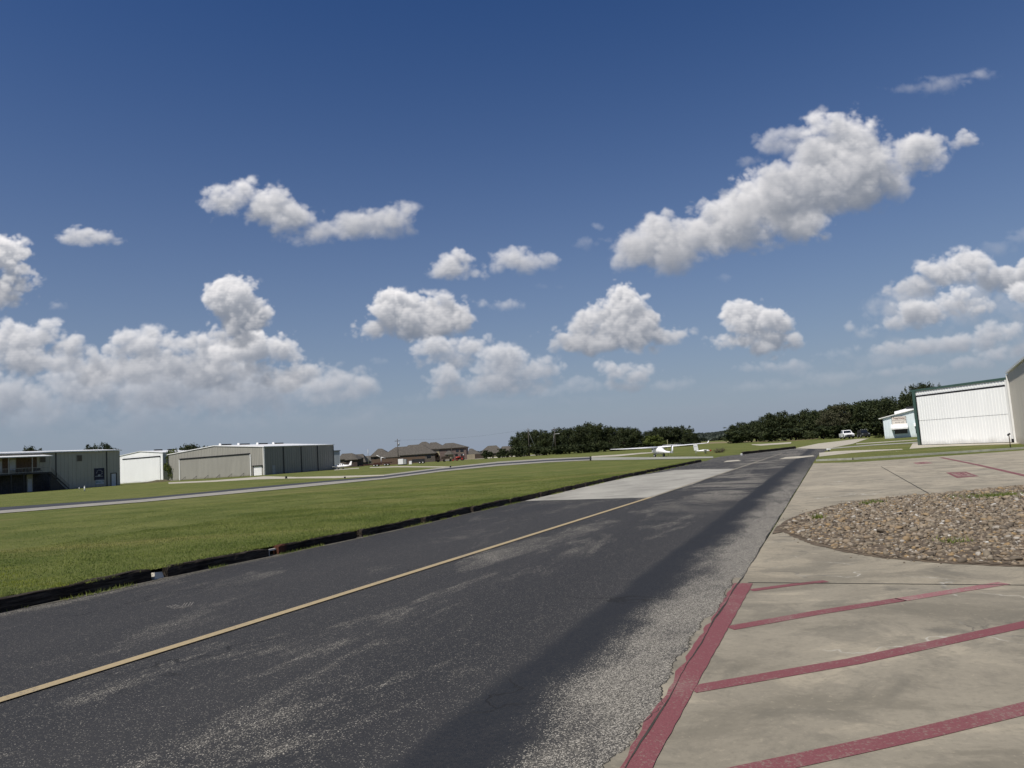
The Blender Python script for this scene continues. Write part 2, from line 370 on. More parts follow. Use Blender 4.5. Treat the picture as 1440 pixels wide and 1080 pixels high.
def road_coords(N):
    x, y, z = N.sep(N.obj())
    dx = N.m('SUBTRACT', x, RO.x); dy = N.m('SUBTRACT', y, RO.y)
    t = N.m('ADD', N.m('MULTIPLY', dx, RUX), N.m('MULTIPLY', dy, RUY))
    s = N.m('ADD', N.m('MULTIPLY', dx, -RUY), N.m('MULTIPLY', dy, RUX))
    c = N.n('ShaderNodeCombineXYZ'); N.l(t, c.inputs[0]); N.l(s, c.inputs[1])
    return t, s, c.outputs[0]
def mat_asphalt():
    m, nt, b = newmat('asphalt'); N = NT(nt); o = N.obj(); t, s, v = road_coords(N)
    w1 = N.noise(N.scale(v, (.22, .8, 1)), 1.0, 6, .65, .8)
    w2 = N.noise(N.scale(v, (.6, 1.5, 1), (7, 3, 0)), 1.4, 5, .65, .9)
    w3 = N.noise(N.scale(v, (.05, .35, 1), (3, 9, 0)), 1.0, 3, .5)
    jit = N.m('MULTIPLY', N.m('SUBTRACT', N.noise(N.scale(v, (.4, .6, 1)), 1.0, 6, .65), .5), 1.5)
    sj = N.m('ADD', s, jit)
    far = N.step(t, 5.0, 18.0)
    edge = N.m('MULTIPLY', N.step(sj, 1.05, .25), N.step(t, 42, 12, .30, 1))      # bare aggregate along the right edge
    sjs = N.m('ADD', s, N.m('MULTIPLY', jit, .22))
    band = N.m('MULTIPLY', N.step(sjs, .46, .60), N.step(sjs, 1.30, 1.14))        # newer sealed strip
    body = N.step(w1, .40, .66); body2 = N.step(w2, .44, .68)
    lane = N.m('MULTIPLY', N.step(s, 5.2, 4.0, .75, 1.0), N.step(sj, 1.0, 2.0))
    wear = N.m('MULTIPLY', N.m('ADD', N.m('MULTIPLY', body, .52), N.m('MULTIPLY', body2, .26)), lane)
    wear = N.m('MAXIMUM', wear, N.m('MULTIPLY', N.step(sj, 8.35, 8.8), .6))         # gritty left edge
    iso = N.step(N.noise(N.scale(v, (.34, .30, 1), (5, 1, 0)), 1.0, 6, .62, .5), .44, .62)
    iso = N.m('MULTIPLY', N.m('MULTIPLY', iso, far), N.m('MULTIPLY', N.step(s, .5, 1.8, .2, .9), N.step(s, 5.0, 4.0, .5, .95)))
    wear = N.m('MAXIMUM', wear, iso)
    wear = N.m('MULTIPLY', wear, N.m('SUBTRACT', 1.0, N.m('MULTIPLY', band, .92)))
    wear = N.m('MAXIMUM', wear, N.m('MULTIPLY', edge, N.step(w2, .28, .60, .62, 1.1)))
    wear = N.m('MAXIMUM', wear, N.m('SUBTRACT', .27, N.m('MULTIPLY', band, .20)))
    wear = N.m('ADD', wear, N.m('MULTIPLY', N.step(t, 22, 60), .22))
    # aggregate: stone-sized cells, more of them bare where the seal coat has worn
    def cells(sc, off):
        vo = N.n('ShaderNodeTexVoronoi', feature='F1'); vo.inputs['Scale'].default_value = sc; N.l(N.scale(o, (1, 1, 1), (off, off, 0)), vo.inputs['Vector'])
        r, g_, b_ = N.sep(vo.outputs['Color']); return r, g_, vo.outputs['Distance']
    r1, g1, d1 = cells(150, 0); r2, g2, d2 = cells(64, 3.1)
    clump = N.m('MULTIPLY', N.m('SUBTRACT', N.noise(o, 7, 4, .7), .5), .55)
    cov = N.m('ADD', N.m('POWER', wear, 1.35), N.m('MULTIPLY', clump, N.m('ADD', wear, .12)), None, True)
    k1 = N.m('MULTIPLY', N.m('SUBTRACT', r1, N.m('SUBTRACT', 1.0, N.m('MULTIPLY', cov, .56))), 7.0, clamp=True)
    k2 = N.m('MULTIPLY', N.m('SUBTRACT', r2, N.m('SUBTRACT', 1.0, N.m('MULTIPLY', cov, .13))), 7.0, clamp=True)
    k = N.m('MAXIMUM', k1, k2); grit = N.m('ADD', N.m('MULTIPLY', k, .6), N.m('MULTIPLY', d1, -.8))
    fk = N.m('MULTIPLY', N.m('POWER', wear, 1.6), .38)
    dark = N.mix(N.step(w3, .35, .65), (.018, .020, .0245), (.029, .030, .033))
    dark = N.mix(N.m('MULTIPLY', band, .8), dark, (.0135, .0165, .022))
    dark = N.mix(N.m('MULTIPLY', r2, .35), dark, (.048, .046, .044))
    dark = N.mix(fk, dark, (.17, .155, .125))
    light = N.mix(g1, (.15, .14, .115), (.44, .41, .35))
    c = N.mix(k, dark, light)
    # wandering cracks in the seal coat
    vo = N.n('ShaderNodeTexVoronoi', feature='DISTANCE_TO_EDGE'); vo.inputs['Scale'].default_value = .33
    wv = N.n('ShaderNodeVectorMath', operation='ADD'); nz = N.n('ShaderNodeTexNoise'); nz.inputs['Scale'].default_value = 1.6; nz.inputs['Detail'].default_value = 5
    N.l(o, nz.inputs['Vector']); sc2 = N.n('ShaderNodeVectorMath', operation='SCALE'); sc2.inputs['Scale'].default_value = 1.3
    N.l(nz.outputs['Color'], sc2.inputs[0]); N.l(o, wv.inputs[0]); N.l(sc2.outputs[0], wv.inputs[1]); N.l(wv.outputs[0], vo.inputs['Vector'])
    cr = N.m('MULTIPLY', N.step(vo.outputs['Distance'], .007, .002), N.step(N.noise(o, .35, 2), .52, .60))
    c = N.mix(N.m('MULTIPLY', cr, .7), c, (.014, .014, .014))
    N.l(c, b.inputs['Base Color']); b.inputs['Roughness'].default_value = .86; b.inputs['Specular IOR Level'].default_value = .22
    h = N.m('ADD', N.m('MULTIPLY', grit, 1.0), N.m('MULTIPLY', cr, -1.5))
    N.bump(h, .5, .006, b)
    return m
def mat_concrete(name, a=(.37, .33, .25), c2=(.275, .255, .205), grit=.5, joints=False):
    m, nt, b = newmat(name); N = NT(nt); o = N.obj(); t, s, v = road_coords(N)
    n1 = N.noise(o, .55, 5, .6, .4); n2 = N.noise(N.scale(o, (.35, 1.8, 1), (0, 0, 0), -RD), 1.2, 5, .65, .5)
    n3 = N.noise(o, 60, 3, .7); n4 = N.noise(o, 5, 4, .65)
    c = N.mix(N.step(n1, .3, .72), a, c2)
    c = N.mix(N.m('MULTIPLY', N.step(n2, .52, .74), .55), c, [x*.62 for x in c2])
    c = N.mix(N.m('MULTIPLY', N.step(n4, .54, .75), .35), c, [min(1, x*1.35) for x in a])
    c = N.mix(N.m('MULTIPLY', N.step(n3, .35, .68), .5*grit), c, [x*.55 for x in a])
    if joints:
        near = N.step(t, 3.3, 3.5, 1.0, 0.0); farr = N.step(t, 9, 20)
        c = N.mix(N.m('MULTIPLY', near, .85), c, N.mix(N.step(n1, .3, .7), (.205, .185, .142), (.285, .255, .195)))
        st_ = N.noise(N.scale(o, (.5, .9, 1), (2, 5, 0)), 1.0, 6, .68, .6)
        c = N.mix(N.m('MULTIPLY', N.step(st_, .48, .60), .62), c, [x*.62 for x in c2])
        c = N.mix(N.m('MULTIPLY', N.step(st_, .46, .34), .5), c, [min(1, x*1.2) for x in a])
        c = N.mix(N.m('MULTIPLY', farr, .30), c, (.43, .385, .30)); s3 = N.noise(N.scale(o, (.9, .9, 1), (9, 5, 0)), 1.0, 7, .7, 1.2); c = N.mix(N.m('MULTIPLY', N.step(s3, .50, .62), .42), c, (.13, .12, .095)); s4 = N.noise(o, 2.6, 6, .7, .6); c = N.mix(N.m('MULTIPLY', N.step(s4, .54, .66), .35), c, (.16, .145, .115))
        g2 = N.noise(o, 24, 4, .75); c = N.mix(N.m('MULTIPLY', N.step(g2, .5, .72), .4), c, [x*.6 for x in c2]); c = N.mix(N.m('MULTIPLY', N.step(g2, .44, .28), .3), c, [min(1, x*1.25) for x in a])
    # dark drips and oil spots
    vo = N.n('ShaderNodeTexVoronoi', feature='F1'); vo.inputs['Scale'].default_value = .8; N.l(N.scale(o, (1, 1.3, 1)), vo.inputs['Vector'])
    spot = N.step(N.m('ADD', vo.outputs['Distance'], N.m('MULTIPLY', N.m('SUBTRACT', n4, .5), .5)), .16, .03)
    c = N.mix(N.m('MULTIPLY', spot, .45), c, (.07, .068, .06))
    # pale hairline cracks
    vc = N.n('ShaderNodeTexVoronoi', feature='DISTANCE_TO_EDGE'); vc.inputs['Scale'].default_value = .42
    wv = N.n('ShaderNodeVectorMath', operation='ADD'); nz = N.n('ShaderNodeTexNoise'); nz.inputs['Scale'].default_value = 1.3; nz.inputs['Detail'].default_value = 6
    N.l(o, nz.inputs['Vector']); sc2 = N.n('ShaderNodeVectorMath', operation='SCALE'); sc2.inputs['Scale'].default_value = 1.5
    N.l(nz.outputs['Color'], sc2.inputs[0]); N.l(o, wv.inputs[0]); N.l(sc2.outputs[0], wv.inputs[1]); N.l(wv.outputs[0], vc.inputs['Vector'])
    cr = N.m('MULTIPLY', N.step(vc.outputs['Distance'], .009, .002), N.step(N.noise(o, .4, 3), .5, .6))
    c = N.mix(N.m('MULTIPLY', cr, .6), c, N.mix(N.step(N.noise(o, 1.1, 2), .45, .55), (.08, .075, .065), (.5, .48, .42)))
    N.l(c, b.inputs['Base Color']); b.inputs['Roughness'].default_value = .82; b.inputs['Specular IOR Level'].default_value = .25
    N.bump(N.m('ADD', N.m('MULTIPLY', n3, .6), N.m('MULTIPLY', n4, .6)), .35, .004, b)
    return m
def mat_paint(name, col, under, wearth=.60, sc=26):
    m, nt, b = newmat(name); N = NT(nt); o = N.obj()
    n = N.noise(o, sc, 5, .72); n2 = N.noise(o, 1.1, 3, .6); n3 = N.noise(o, 90, 2, .7)
    thr = N.m('ADD', n, N.m('MULTIPLY', N.m('SUBTRACT', n2, .5), .42))
    k = N.step(thr, wearth, wearth+.07)
    c = N.mix(N.step(n3, .3, .7), [x*.86 for x in col], [min(1, x*1.12) for x in col])
    c = N.mix(N.m('MULTIPLY', N.step(n2, .5, .75), .35), c, [min(1, .6*x+.4*y+.05) for x, y in zip(col, under)])
    c = N.mix(N.m('MULTIPLY', k, .8), c, under)
    N.l(c, b.inputs['Base Color']); b.inputs['Roughness'].default_value = .7; b.inputs['Specular IOR Level'].default_value = .25
    N.bump(n3, .25, .003, b)
    return m
def mat_grass(name, blades=False):
    m, nt, b = newmat(name); N = NT(nt); o = N.obj()
    n1 = N.noise(N.scale(o, (.05, .32, 1), (0, 0, 0), R_(-12)), 1.0, 4, .6, .5)    # mown streaks
    n2 = N.noise(o, .35, 5, .65, .3); n3 = N.noise(o, 5, 4, .7); n4 = N.noise(o, .05, 3)
    c = N.mix(N.step(n2, .35, .68), (.095, .115, .030), (.155, .165, .050))
    c = N.mix(N.m('MULTIPLY', N.step(n1, .50, .72), .75), c, (.225, .195, .080))
    c = N.mix(N.m('MULTIPLY', N.step(n4, .5, .68), .45), c, (.185, .180, .065))
    if blades:
        c = N.mix(1.0, c, (1.8, 1.9, 1.6), 'MULTIPLY')
        a = N.n('ShaderNodeAttribute', attribute_name='rnd'); r = a.outputs['Fac']
        c = N.mix(N.step(r, .72, 1.0), c, (.34, .32, .15)); c = N.mix(N.step(r, .28, 0.0), c, (.06, .09, .022))
        x, y, z = N.sep(o)
        fl = N.m('MULTIPLY', N.step(N.m('ADD', N.m('MULTIPLY', y, 1), N.m('MULTIPLY', x, 1.0)), 4.9, 3.9), N.step(N.noise(o, 1.2, 3), .42, .6))
        c = N.mix(N.m('MULTIPLY', fl, .6), c, (.30, .32, .03))
        N.l(c, b.inputs['Base Color']); b.inputs['Roughness'].default_value = .6; b.inputs['Specular IOR Level'].default_value = .25
        tr = N.n('ShaderNodeBsdfTranslucent'); N.l(c, tr.inputs[0]); ms = N.n('ShaderNodeMixShader'); ms.inputs[0].default_value = .45
        N.l(b.outputs[0], ms.inputs[1]); N.l(tr.outputs[0], ms.inputs[2]); N.l(ms.outputs[0], nt.nodes['Material Output'].inputs[0])
        return m
    c = N.mix(N.m('MULTIPLY', N.step(n3, .42, .68), .5), c, (.05, .075, .016))
    c = N.mix(N.m('MULTIPLY', N.step(N.noise(o, 28, 3, .7), .5, .7), .45), c, (.17, .18, .06))
    N.l(c, b.inputs['Base Color']); b.inputs['Roughness'].default_value = .95; b.inputs['Specular IOR Level'].default_value = .1
    N.bump(N.m('ADD', n3, N.noise(o, 22, 3, .75)), .9, .05, b)
    return m
M_asph = mat_asphalt()
M_conc = mat_concrete('apron_concrete', (.35, .305, .225), (.255, .23, .175), .8, True)
M_conc2 = mat_concrete('pale_concrete', (.385, .37, .32), (.25, .24, .21), .4); M_shoul = mat_concrete('grey_shoulder', (.33, .31, .26), (.24, .23, .20), .4)
M_gravelpath = mat_concrete('gravel_surface', (.50, .46, .37), (.38, .35, .28), .8)
M_grass = mat_grass('mown_grass'); M_blade = mat_grass('grass_blades', True)
M_red = mat_paint('red_paint', (.188, .066, .071), (.23, .17, .14), .56, 48)
M_pink = mat_paint('faded_pink_paint', (.27, .125, .125), (.27, .22, .18), .52, 40)
M_yel = mat_paint('yellow_paint', (.36, .285, .165), (.14, .125, .10), .585, 34); M_yel2 = mat_paint('faded_yellow_paint', (.30, .27, .20), (.15, .14, .12), .50, 9)
M_dark = flat('joint_dirt', (.045, .042, .035), .95, var=.4, scale=14)
M_soil = flat('brown_soil', (.115, .088, .06), .95, var=.45, scale=9)

# ================================================================== GROUND SHEETS
def sheet(name, pix, z, mat, kind='structure', pts=None):
    mb = MB(); mb.poly(pts if pts else [G(x, y) for x, y in pix], z)
    o = build(name, mb, mat, recalc=False)
    if o.data.polygons[0].normal.z < 0: o.data.flip_normals()
    if kind: o['kind'] = kind
    return o
def ribbon(name, lower, upper, z, mat, kind='structure'):
    return sheet(name, list(lower)+list(reversed(upper)), z, mat, kind)
gmb = MB(); gmb.poly([(-4000, -200, 0), (4000, -200, 0), (4000, 6000, 0), (-4000, 6000, 0)], -.004)
build('ground', gmb, M_grass, kind='structure', recalc=False)
# road: edges run along the curb line and the apron line
EL = [(-13.5, 9.1), (-4, 9.1), (1.06, 9.15), (1.75, 8.95), (3.2, 8.95), (5.6, 8.75), (8.05, 8.6), (10.7, 8.52), (13.5, 8.55), (17.7, 8.5), (27.9, 8.6), (40, 8.3), (52, 7.95)]
road_left = [rst(t, s) for t, s in EL]+[G(1003, 644.5), G(1012, 642.2), G(1044, 638.8), G(1080, 634.5), G(1123, 630)]
road_right = [rst(t, 0) for t in (-13.5, 3.4, 8, 20, 38)]+[G(1151, 640), G(1166, 631.5)]
sheet('road', None, .004, M_asph, pts=road_left+list(reversed(road_right)))
ribbon('road_far_bend', [(1120, 630.6), (1145, 631.2), (1164, 631.0), (1199, 624.2), (1218, 617.6)], [(1119.5, 630.2), (1150, 623.8), (1186, 619.6), (1205, 617.4), (1222, 616.6)], .010, M_gravelpath)
# concrete patch in the left lane, small repairs
sheet('concrete_patch', [(738, 704.8), (915, 700), (975, 681), (1033, 659.2), (990, 660), (948, 661.4), (868, 673.5), (800, 688.5)], .010, M_conc2)
sheet('concrete_patch', [(1017, 650.2), (1042, 648.2), (1038, 646.8), (1022, 648)], .010, M_gravelpath)
sheet('concrete_patch', [(1095, 646), (1122, 644.6), (1146, 641.6), (1143, 640.4), (1105, 643)], .010, M_gravelpath)
# centre line
def stripe(name, a, b, w, z, mat, n=24, wob=.004, kind='structure'):
    a = Vector(a); b = Vector(b); d = (b-a); L = d.length; d.normalize(); q = Vector((-d.y, d.x, 0)); mb = MB()
    for i in range(n):
        p0 = a+d*(L*i/n); p1 = a+d*(L*(i+1)/n); rs = random.Random(i*7+3); r0 = rs.uniform(-wob, wob)
        rs = random.Random((i+1)*7+3); r1 = rs.uniform(-wob, wob)
        mb.face([p0-q*(w/2+r0), p1-q*(w/2+r1), p1+q*(w/2-r1), p0+q*(w/2-r0)])
    for v in mb.v: v.z = z
    o = build(name, mb, mat, recalc=False)
    if o.data.polygons[0].normal.z < 0: o.data.flip_normals()
    if kind: o['kind'] = kind
    return o
cpts = [G(-260, 1066), G(0, 987), G(300, 894), G(700, 768), G(915, 700), G(1069, 648), G(1099, 638)]
for lo_i, hi_i, mt in ((0, 4, M_yel), (4, 6, M_yel2)):
    mb = MB()
    for i in range(lo_i, hi_i):
        a, b_ = cpts[i], cpts[i+1]; d = (b_-a).normalized(); q = Vector((-d.y, d.x, 0))*.066
        mb.face([a-q, b_-q, b_+q, a+q])
    for v in mb.v: v.z = .016
    build('road_centre_line', mb, mt, kind='structure', recalc=False)
mbk = MB(); kp = [G(240, 852), G(252, 856), G(262, 853), G(266, 848)]
for a, b_ in zip(kp[:-1], kp[1:]):
    for off in (-.05, -.02, .02, .05):
        d = (b_-a).normalized(); q = Vector((-d.y, d.x, 0)); a2 = a+q*off; b2 = b_+q*off; mbk.face([a2-q*.006, b2-q*.006, b2+q*.006, a2+q*.006])
for v in mbk.v: v.z = .0075
build('tyre_scuff', mbk, mat_paint('scuff_dust', (.22, .205, .18), (.05, .05, .05), .48, 20), kind='structure', recalc=False)
# apron right of the road
apron = [rst(-14, 0), rst(3.4, 0), rst(8.1, -.02), rst(20, -.03), rst(36.6, -.04), G(1200, 650.2), G(1280, 645), G(1440, 633.5), G(1700, 612), G(1750, 640)]
apron += [Vector((60, 20, 0)), Vector((40, -10, 0)), Vector((-2, -12, 0))]
sheet('concrete_apron', None, .008, M_conc, pts=apron)
# open joint between asphalt and apron: broken asphalt lip, lip of concrete, dark gap
def jag(t0, t1, s0, s1, n, amp, seed):
    r = random.Random(seed); up = []; lo = []
    for i in range(n+1):
        t = t0+(t1-t0)*i/n; up.append((t, s1+r.uniform(-amp, amp)+.03*math.sin(t*1.9))); lo.append((t, s0))
    return lo, up
lo, up = jag(-4, 3.7, 0.0, .075, 260, .014, 4); up = [(t, s+.035*math.sin(t*2.7)*math.sin(t*7.1)) for t, s in up]
sheet('concrete_apron_lip', None, .0108, M_conc, pts=[rst(t, s) for t, s in lo]+[rst(t, s) for t, s in reversed(up)])
mbj = MB()
for i in range(len(up)-1):               # thin dark gap that follows the broken edge of the asphalt
    (ta, sa), (tb, sb) = up[i], up[i+1]
    mbj.face([rst(ta, sa-.001, .0140), rst(tb, sb-.001, .0140), rst(tb, sb+.002+.005*abs(math.sin(tb*5)), .0140), rst(ta, sa+.002+.005*abs(math.sin(ta*5)), .0140)])
rj = random.Random(9); prev = 0
T_ = [-4+i*.12 for i in range(340)]; Sj = [.010*math.sin(t*.9)+.006*math.sin(t*4.3+1)+rj.uniform(-.003, .003) for t in T_]
for i in range(len(T_)-1):
    w0 = .002+.009*abs(math.sin(T_[i]*.7)*math.sin(T_[i]*2.3+.4)); w1 = .002+.009*abs(math.sin(T_[i+1]*.7)*math.sin(T_[i+1]*2.3+.4))
    mbj.face([rst(T_[i], Sj[i]-w0, .0158), rst(T_[i+1], Sj[i+1]-w1, .0158), rst(T_[i+1], Sj[i+1]+w1, .0158), rst(T_[i], Sj[i]+w0, .0158)])
build('road_edge_gap', mbj, M_dark, kind='structure', recalc=False)
stripe('apron_joint', G(1052, 820.5), G(1720, 827), .02, .0125, M_dark, 40, .003)
stripe('apron_joint', G(1239, 656.5), G(1306, 694.5), .03, .0125, M_dark, 8, .003)
stripe('apron_joint', rst(36.2, -.1), G(1300, 644.9), .05, .0125, M_dark, 8)
# red parking lines
def rstripe(pl, w, mat, z=.0165):
    for i in range(len(pl)-1): pass
    mb = MB(); P = [G(*p) for p in pl]
    L = []; Rr = []
    for i, p in enumerate(P):
        d = (P[min(i+1, len(P)-1)]-P[max(i-1, 0)]).normalized(); q = Vector((-d.y, d.x, 0))
        L.append(p+q*w/2); Rr.append(p-q*w/2)
    for i in range(len(P)-1): mb.face([Rr[i], Rr[i+1], L[i+1], L[i]])
    for v in mb.v: v.z = z
    o = build('parking_line', mb, mat, recalc=False); o['kind'] = 'structure'
mb = MB()                                # wide line along the apron edge, ragged on the road side
N_ = 60; re = random.Random(2)
pa = [(-4+7.35*i/N_) for i in range(N_+1)]
sl_ = [.048+re.uniform(-.03, .012) for _ in pa]; sr_ = [-.135+re.uniform(-.004, .004)-.02*max(0, t/3.4) for t in pa]
for i in range(N_):
    mb.face([rst(pa[i], sr_[i]), rst(pa[i+1], sr_[i+1]), rst(pa[i+1], sl_[i+1]), rst(pa[i], sl_[i])])
for v in mb.v: v.z = .0136
build('parking_line', mb, M_red, kind='structure', recalc=False)
rstripe([(1056, 831.5), (1115, 823.5), (1162, 818.5)], .11, M_red, .0112)
rstripe([(1026, 885), (1150, 863), (1268, 844.5)], .14, M_red, .0112)
rstripe([(1266, 845), (1340, 833), (1412, 821.5)], .14, M_pink, .0112)
rstripe([(972, 972), (1200, 932), (1330, 904), (1440, 880), (1560, 854)], .14, M_red, .0112)
rstripe([(1010, 1096), (1150, 1066), (1300, 1033), (1440, 999), (1600, 958)], .14, M_red, .0112)
rstripe([(1323, 643.6), (1372, 653.5), (1440, 669), (1520, 688)], .17, M_red, .0125)
# stencilled box with a number
def stencil(q, mat, txt):
    def P(u, v, z): p = (q[3].lerp(q[2], u)).lerp(q[0].lerp(q[1], u), v); return Vector((p.x, p.y, z))
    def quad(mb, u0, u1, v0, v1, z): mb.face([P(u0, v0, z), P(u1, v0, z), P(u1, v1, z), P(u0, v1, z)])
    mb = MB()
    for r_ in ((0, 1, 0, .16), (0, 1, .84, 1), (0, .16, .16, .84), (.84, 1, .16, .84)): quad(mb, *r_, .0125)
    o = build('stencil_frame', mb, mat, recalc=False); o['kind'] = 'structure'
    mb = MB(); quad(mb, .22, .78, .22, .78, .0125); o2 = build('stencil_panel', mb, M_pink, recalc=False); o2['kind'] = 'structure'
    c = P(.5, .5, .0165); rx = (P(1, .5, 0)-P(0, .5, 0)); ry = (P(.5, 1, 0)-P(.5, 0, 0)); sz = .55
    l_ = letters('stencil_number', txt, M_red, o2, c, rx*.42, ry*.62, 1.0, None, 0.0008, True); l_['kind'] = 'structure'
    for ob in (o, o2):
        if ob.data.polygons[0].normal.z < 0: ob.data.flip_normals()
stencil([G(1330, 665), G(1358, 663.8), G(1377, 670.3), G(1346, 672.5)], M_red, '18')
stencil([G(1284, 650.9), G(1303, 649.6), G(1312, 651.8), G(1290, 653.2)], M_pink, '17')
# grass strips, kerb and paths beyond the apron
M_kerb = flat('kerb_concrete', (.30, .30, .25), .9, var=.2, scale=3)
def kerbline(pts, w, h, mat, name='kerb'):
    mb = MB(); P = [G(*p) for p in pts]
    for a, b_ in zip(P[:-1], P[1:]):
        d = (b_-a).normalized(); q = Vector((-d.y, d.x, 0))*w/2
        mb.hexa([a-q, b_-q, b_+q, a+q], [a-q+Vector((0, 0, h)), b_-q+Vector((0, 0, h)), b_+q+Vector((0, 0, h)), a+q+Vector((0, 0, h))])
    build(name, mb, mat, kind='structure')
kerbline([(1149, 648.5), (1200, 646.5), (1280, 641.5), (1440, 631.3), (1560, 622)], .32, .10, M_kerb)
ribbon('path', [(1152, 642.2), (1198, 637), (1230, 634.6), (1270, 632.2)], [(1152, 636.8), (1175, 634.6), (1198, 633.6), (1268, 631.4)], .008, M_gravelpath)
ribbon('path', [(1168, 631.3), (1231, 626.2), (1280, 623.6), (1400, 613)], [(1168, 630), (1231, 624.9), (1280, 622.2), (1400, 612)], .008, M_conc2)
ribbon('path', [(1204, 624.8), (1250, 621.8), (1290, 619)], [(1204, 623.8), (1248, 620.8), (1290, 618.2)], .008, M_gravelpath)
ribbon('hangar_forecourt', [(1279, 631.2), (1327, 627.9), (1422, 624.6), (1500, 619)], [(1283.5, 623.6), (1330, 621), (1425, 614), (1500, 610)], .008, M_gravelpath)
# taxiway on the far side of the lawn
low = [(-120, 733), (0, 722.5), (200, 706.5), (400, 688), (470, 681), (540, 674), (620, 663.5), (700, 655.5), (770, 650.5), (830, 647.6), (900, 646.6), (960, 645.6), (1003, 644.6)]
ld = [(-120, 729), (0, 718.5), (200, 703), (400, 684), (470, 677.5), (540, 671.9), (620, 661.5), (700, 653.4), (770, 648.8), (832, 646.2)]
du = [(-120, 724.5), (0, 714), (200, 700.5), (400, 681.5), (470, 675.5), (540, 669.5), (620, 659.4), (700, 651.4), (770, 646.8), (832, 643.6)]
M_tax = mat_concrete('taxiway_asphalt', (.055, .057, .064), (.04, .042, .048), .4)
ribbon('taxiway', ld, du, .034, M_tax)
ribbon('taxiway_shoulder', low[:10], ld, .030, M_shoul)
ribbon('taxiway_concrete', low[9:], [(832, 643.4), (900, 643.2), (960, 642.6), (1003, 642.3)], .032, M_kerb)
ribbon('taxiway_shoulder', du[5:], [(540, 667.6), (620, 657.8), (700, 649.4), (770, 644.9), (832, 642.4)], .030, M_shoul)
ribbon('path', [(832, 643.3), (870, 641.8), (900, 638.6), (930, 636.3)], [(832, 641.6), (870, 639.4), (900, 636.9), (930, 635.4)], .024, M_gravelpath)
ribbon('path', [(237, 680.4), (300, 677.6), (360, 674.2), (420, 672.8), (470, 672.6), (540, 669.2)], [(237, 678.4), (300, 675.6), (372, 669.8), (420, 670.8), (470, 669.6), (540, 667.7)], .012, M_gravelpath)
ribbon('path', [(470, 661.4), (505, 658.8)], [(470, 660.0), (505, 657.9)], .012, M_gravelpath)
ribbon('path', [(520, 658), (560, 657), (650, 657.6), (680, 655)], [(520, 657), (560, 655.6), (650, 656.2), (680, 653.6)], .012, M_gravelpath)
ribbon('path', [(640, 647.2), (672, 645.6), (720, 642.4), (770, 639.6)], [(640, 646), (672, 644.2), (720, 641.2), (770, 638.6)], .012, M_gravelpath)
ribbon('path', [(1057, 625.6), (1069, 626.8), (1112, 623.8), (1113, 622)], [(1057, 624.9), (1069, 624.6), (1112, 621.8), (1112.5, 621.7)], .012, M_gravelpath)
M_dry = flat('dry_grass', (.21, .175, .085), .95, var=.3, scale=.6)
ribbon('dry_grass_strip', [(985, 624.6), (1030, 622.6), (1112, 620.3), (1150, 617.5)], [(985, 622.2), (1030, 620.5), (1112, 618.8), (1150, 616.5)], .008, M_dry)

# ------------------------------------------------------------------ raised lawn behind the timber edging
NT_, NS_ = 150, 40
curb = [(t, s) for t, s in EL]
def curb_s(t):
    for (t0, s0), (t1, s1) in zip(curb[:-1], curb[1:]):
        if t0 <= t <= t1: return s0+(s1-s0)*(t-t0)/(t1-t0)
    return curb[-1][1] if t > curb[-1][0] else curb[0][1]
Ts = np.concatenate([np.linspace(-13.5, 20, 100), np.linspace(20.6, 51.5, 50)]); Ss = np.concatenate([np.linspace(0, 3, 14), np.linspace(3.4, 26, 26)])
def lawn_z(t, d):
    k = min(1, max(0, (51.5-t)/6)); e = math.exp(-(d/3.2)**1.3)*.88
    bumpy = .018*math.sin(t*1.3+d*.9)+.014*math.sin(t*2.9-d*1.7)
    return (.045+.125*e)*k+.012+bumpy*min(1, max(0, (26-d)/8))*k*.8
V = []
for t in Ts:
    for d in Ss:
        p = rst(float(t), curb_s(float(t))+.16+float(d)); V.append((p.x, p.y, lawn_z(float(t), float(d)) if d < 25.9 else -.03))
V = np.array(V); nS = len(Ss); F = []
for i in range(len(Ts)-1):
    for j in range(nS-1): F.append((i*nS+j, (i+1)*nS+j, (i+1)*nS+j+1, i*nS+j+1))
lw = npmesh('lawn', V, np.array(F), M_grass, smooth=True); lw['kind'] = 'structure'
fixn(lw.data)

# grass blades, thick near the camera and thinner with distance
def blades(name, P, hmin, hmax, wid, seed=1, lean=.5):
    r = np.random.default_rng(seed); n = len(P)
    a = r.random(n)*2*np.pi; h = r.uniform(hmin, hmax, n)*(.6+.8*r.random(n)); w = wid*(.7+.6*r.random(n))
    dx, dy = np.cos(a)*w, np.sin(a)*w; la = r.random(n)*2*np.pi; l = h*lean*r.random(n)
    B0 = P+np.stack([-dx, -dy, 0*dx], 1); B1 = P+np.stack([dx, dy, 0*dx], 1); T = P+np.stack([np.cos(la)*l, np.sin(la)*l, h], 1)
    V = np.stack([B0, B1, T], 1).reshape(-1, 3); F = np.arange(3*n).reshape(-1, 3)
    rn = np.repeat(np.clip(r.random(n)*.75+.25*np.sin(P[:, 0]*1.7+P[:, 1])**2*r.random(n), 0, 1), 3)
    return npmesh(name, V, F, M_blade, {'rnd': rn})
def scatter(n, t0, t1, d0, d1, seed, pw=1.0):
    r = np.random.default_rng(seed); t = t0+(t1-t0)*r.random(n); d = d0+(d1-d0)*r.random(n)**pw; out = np.empty((n, 3))
    for i in range(n):
        p = rst(t[i], curb_s(t[i])+.16+d[i]); out[i] = (p.x, p.y, lawn_z(t[i], d[i])-.004)
    return out
gp = np.concatenate([scatter(150000, -6, 16, 0, 9, 21, 1.1), scatter(60000, 14, 36, 0, 10, 22, 1.2), scatter(26000, -4, 50, 0, .35, 24), scatter(45000, -2, 34, 8, 20, 25)])
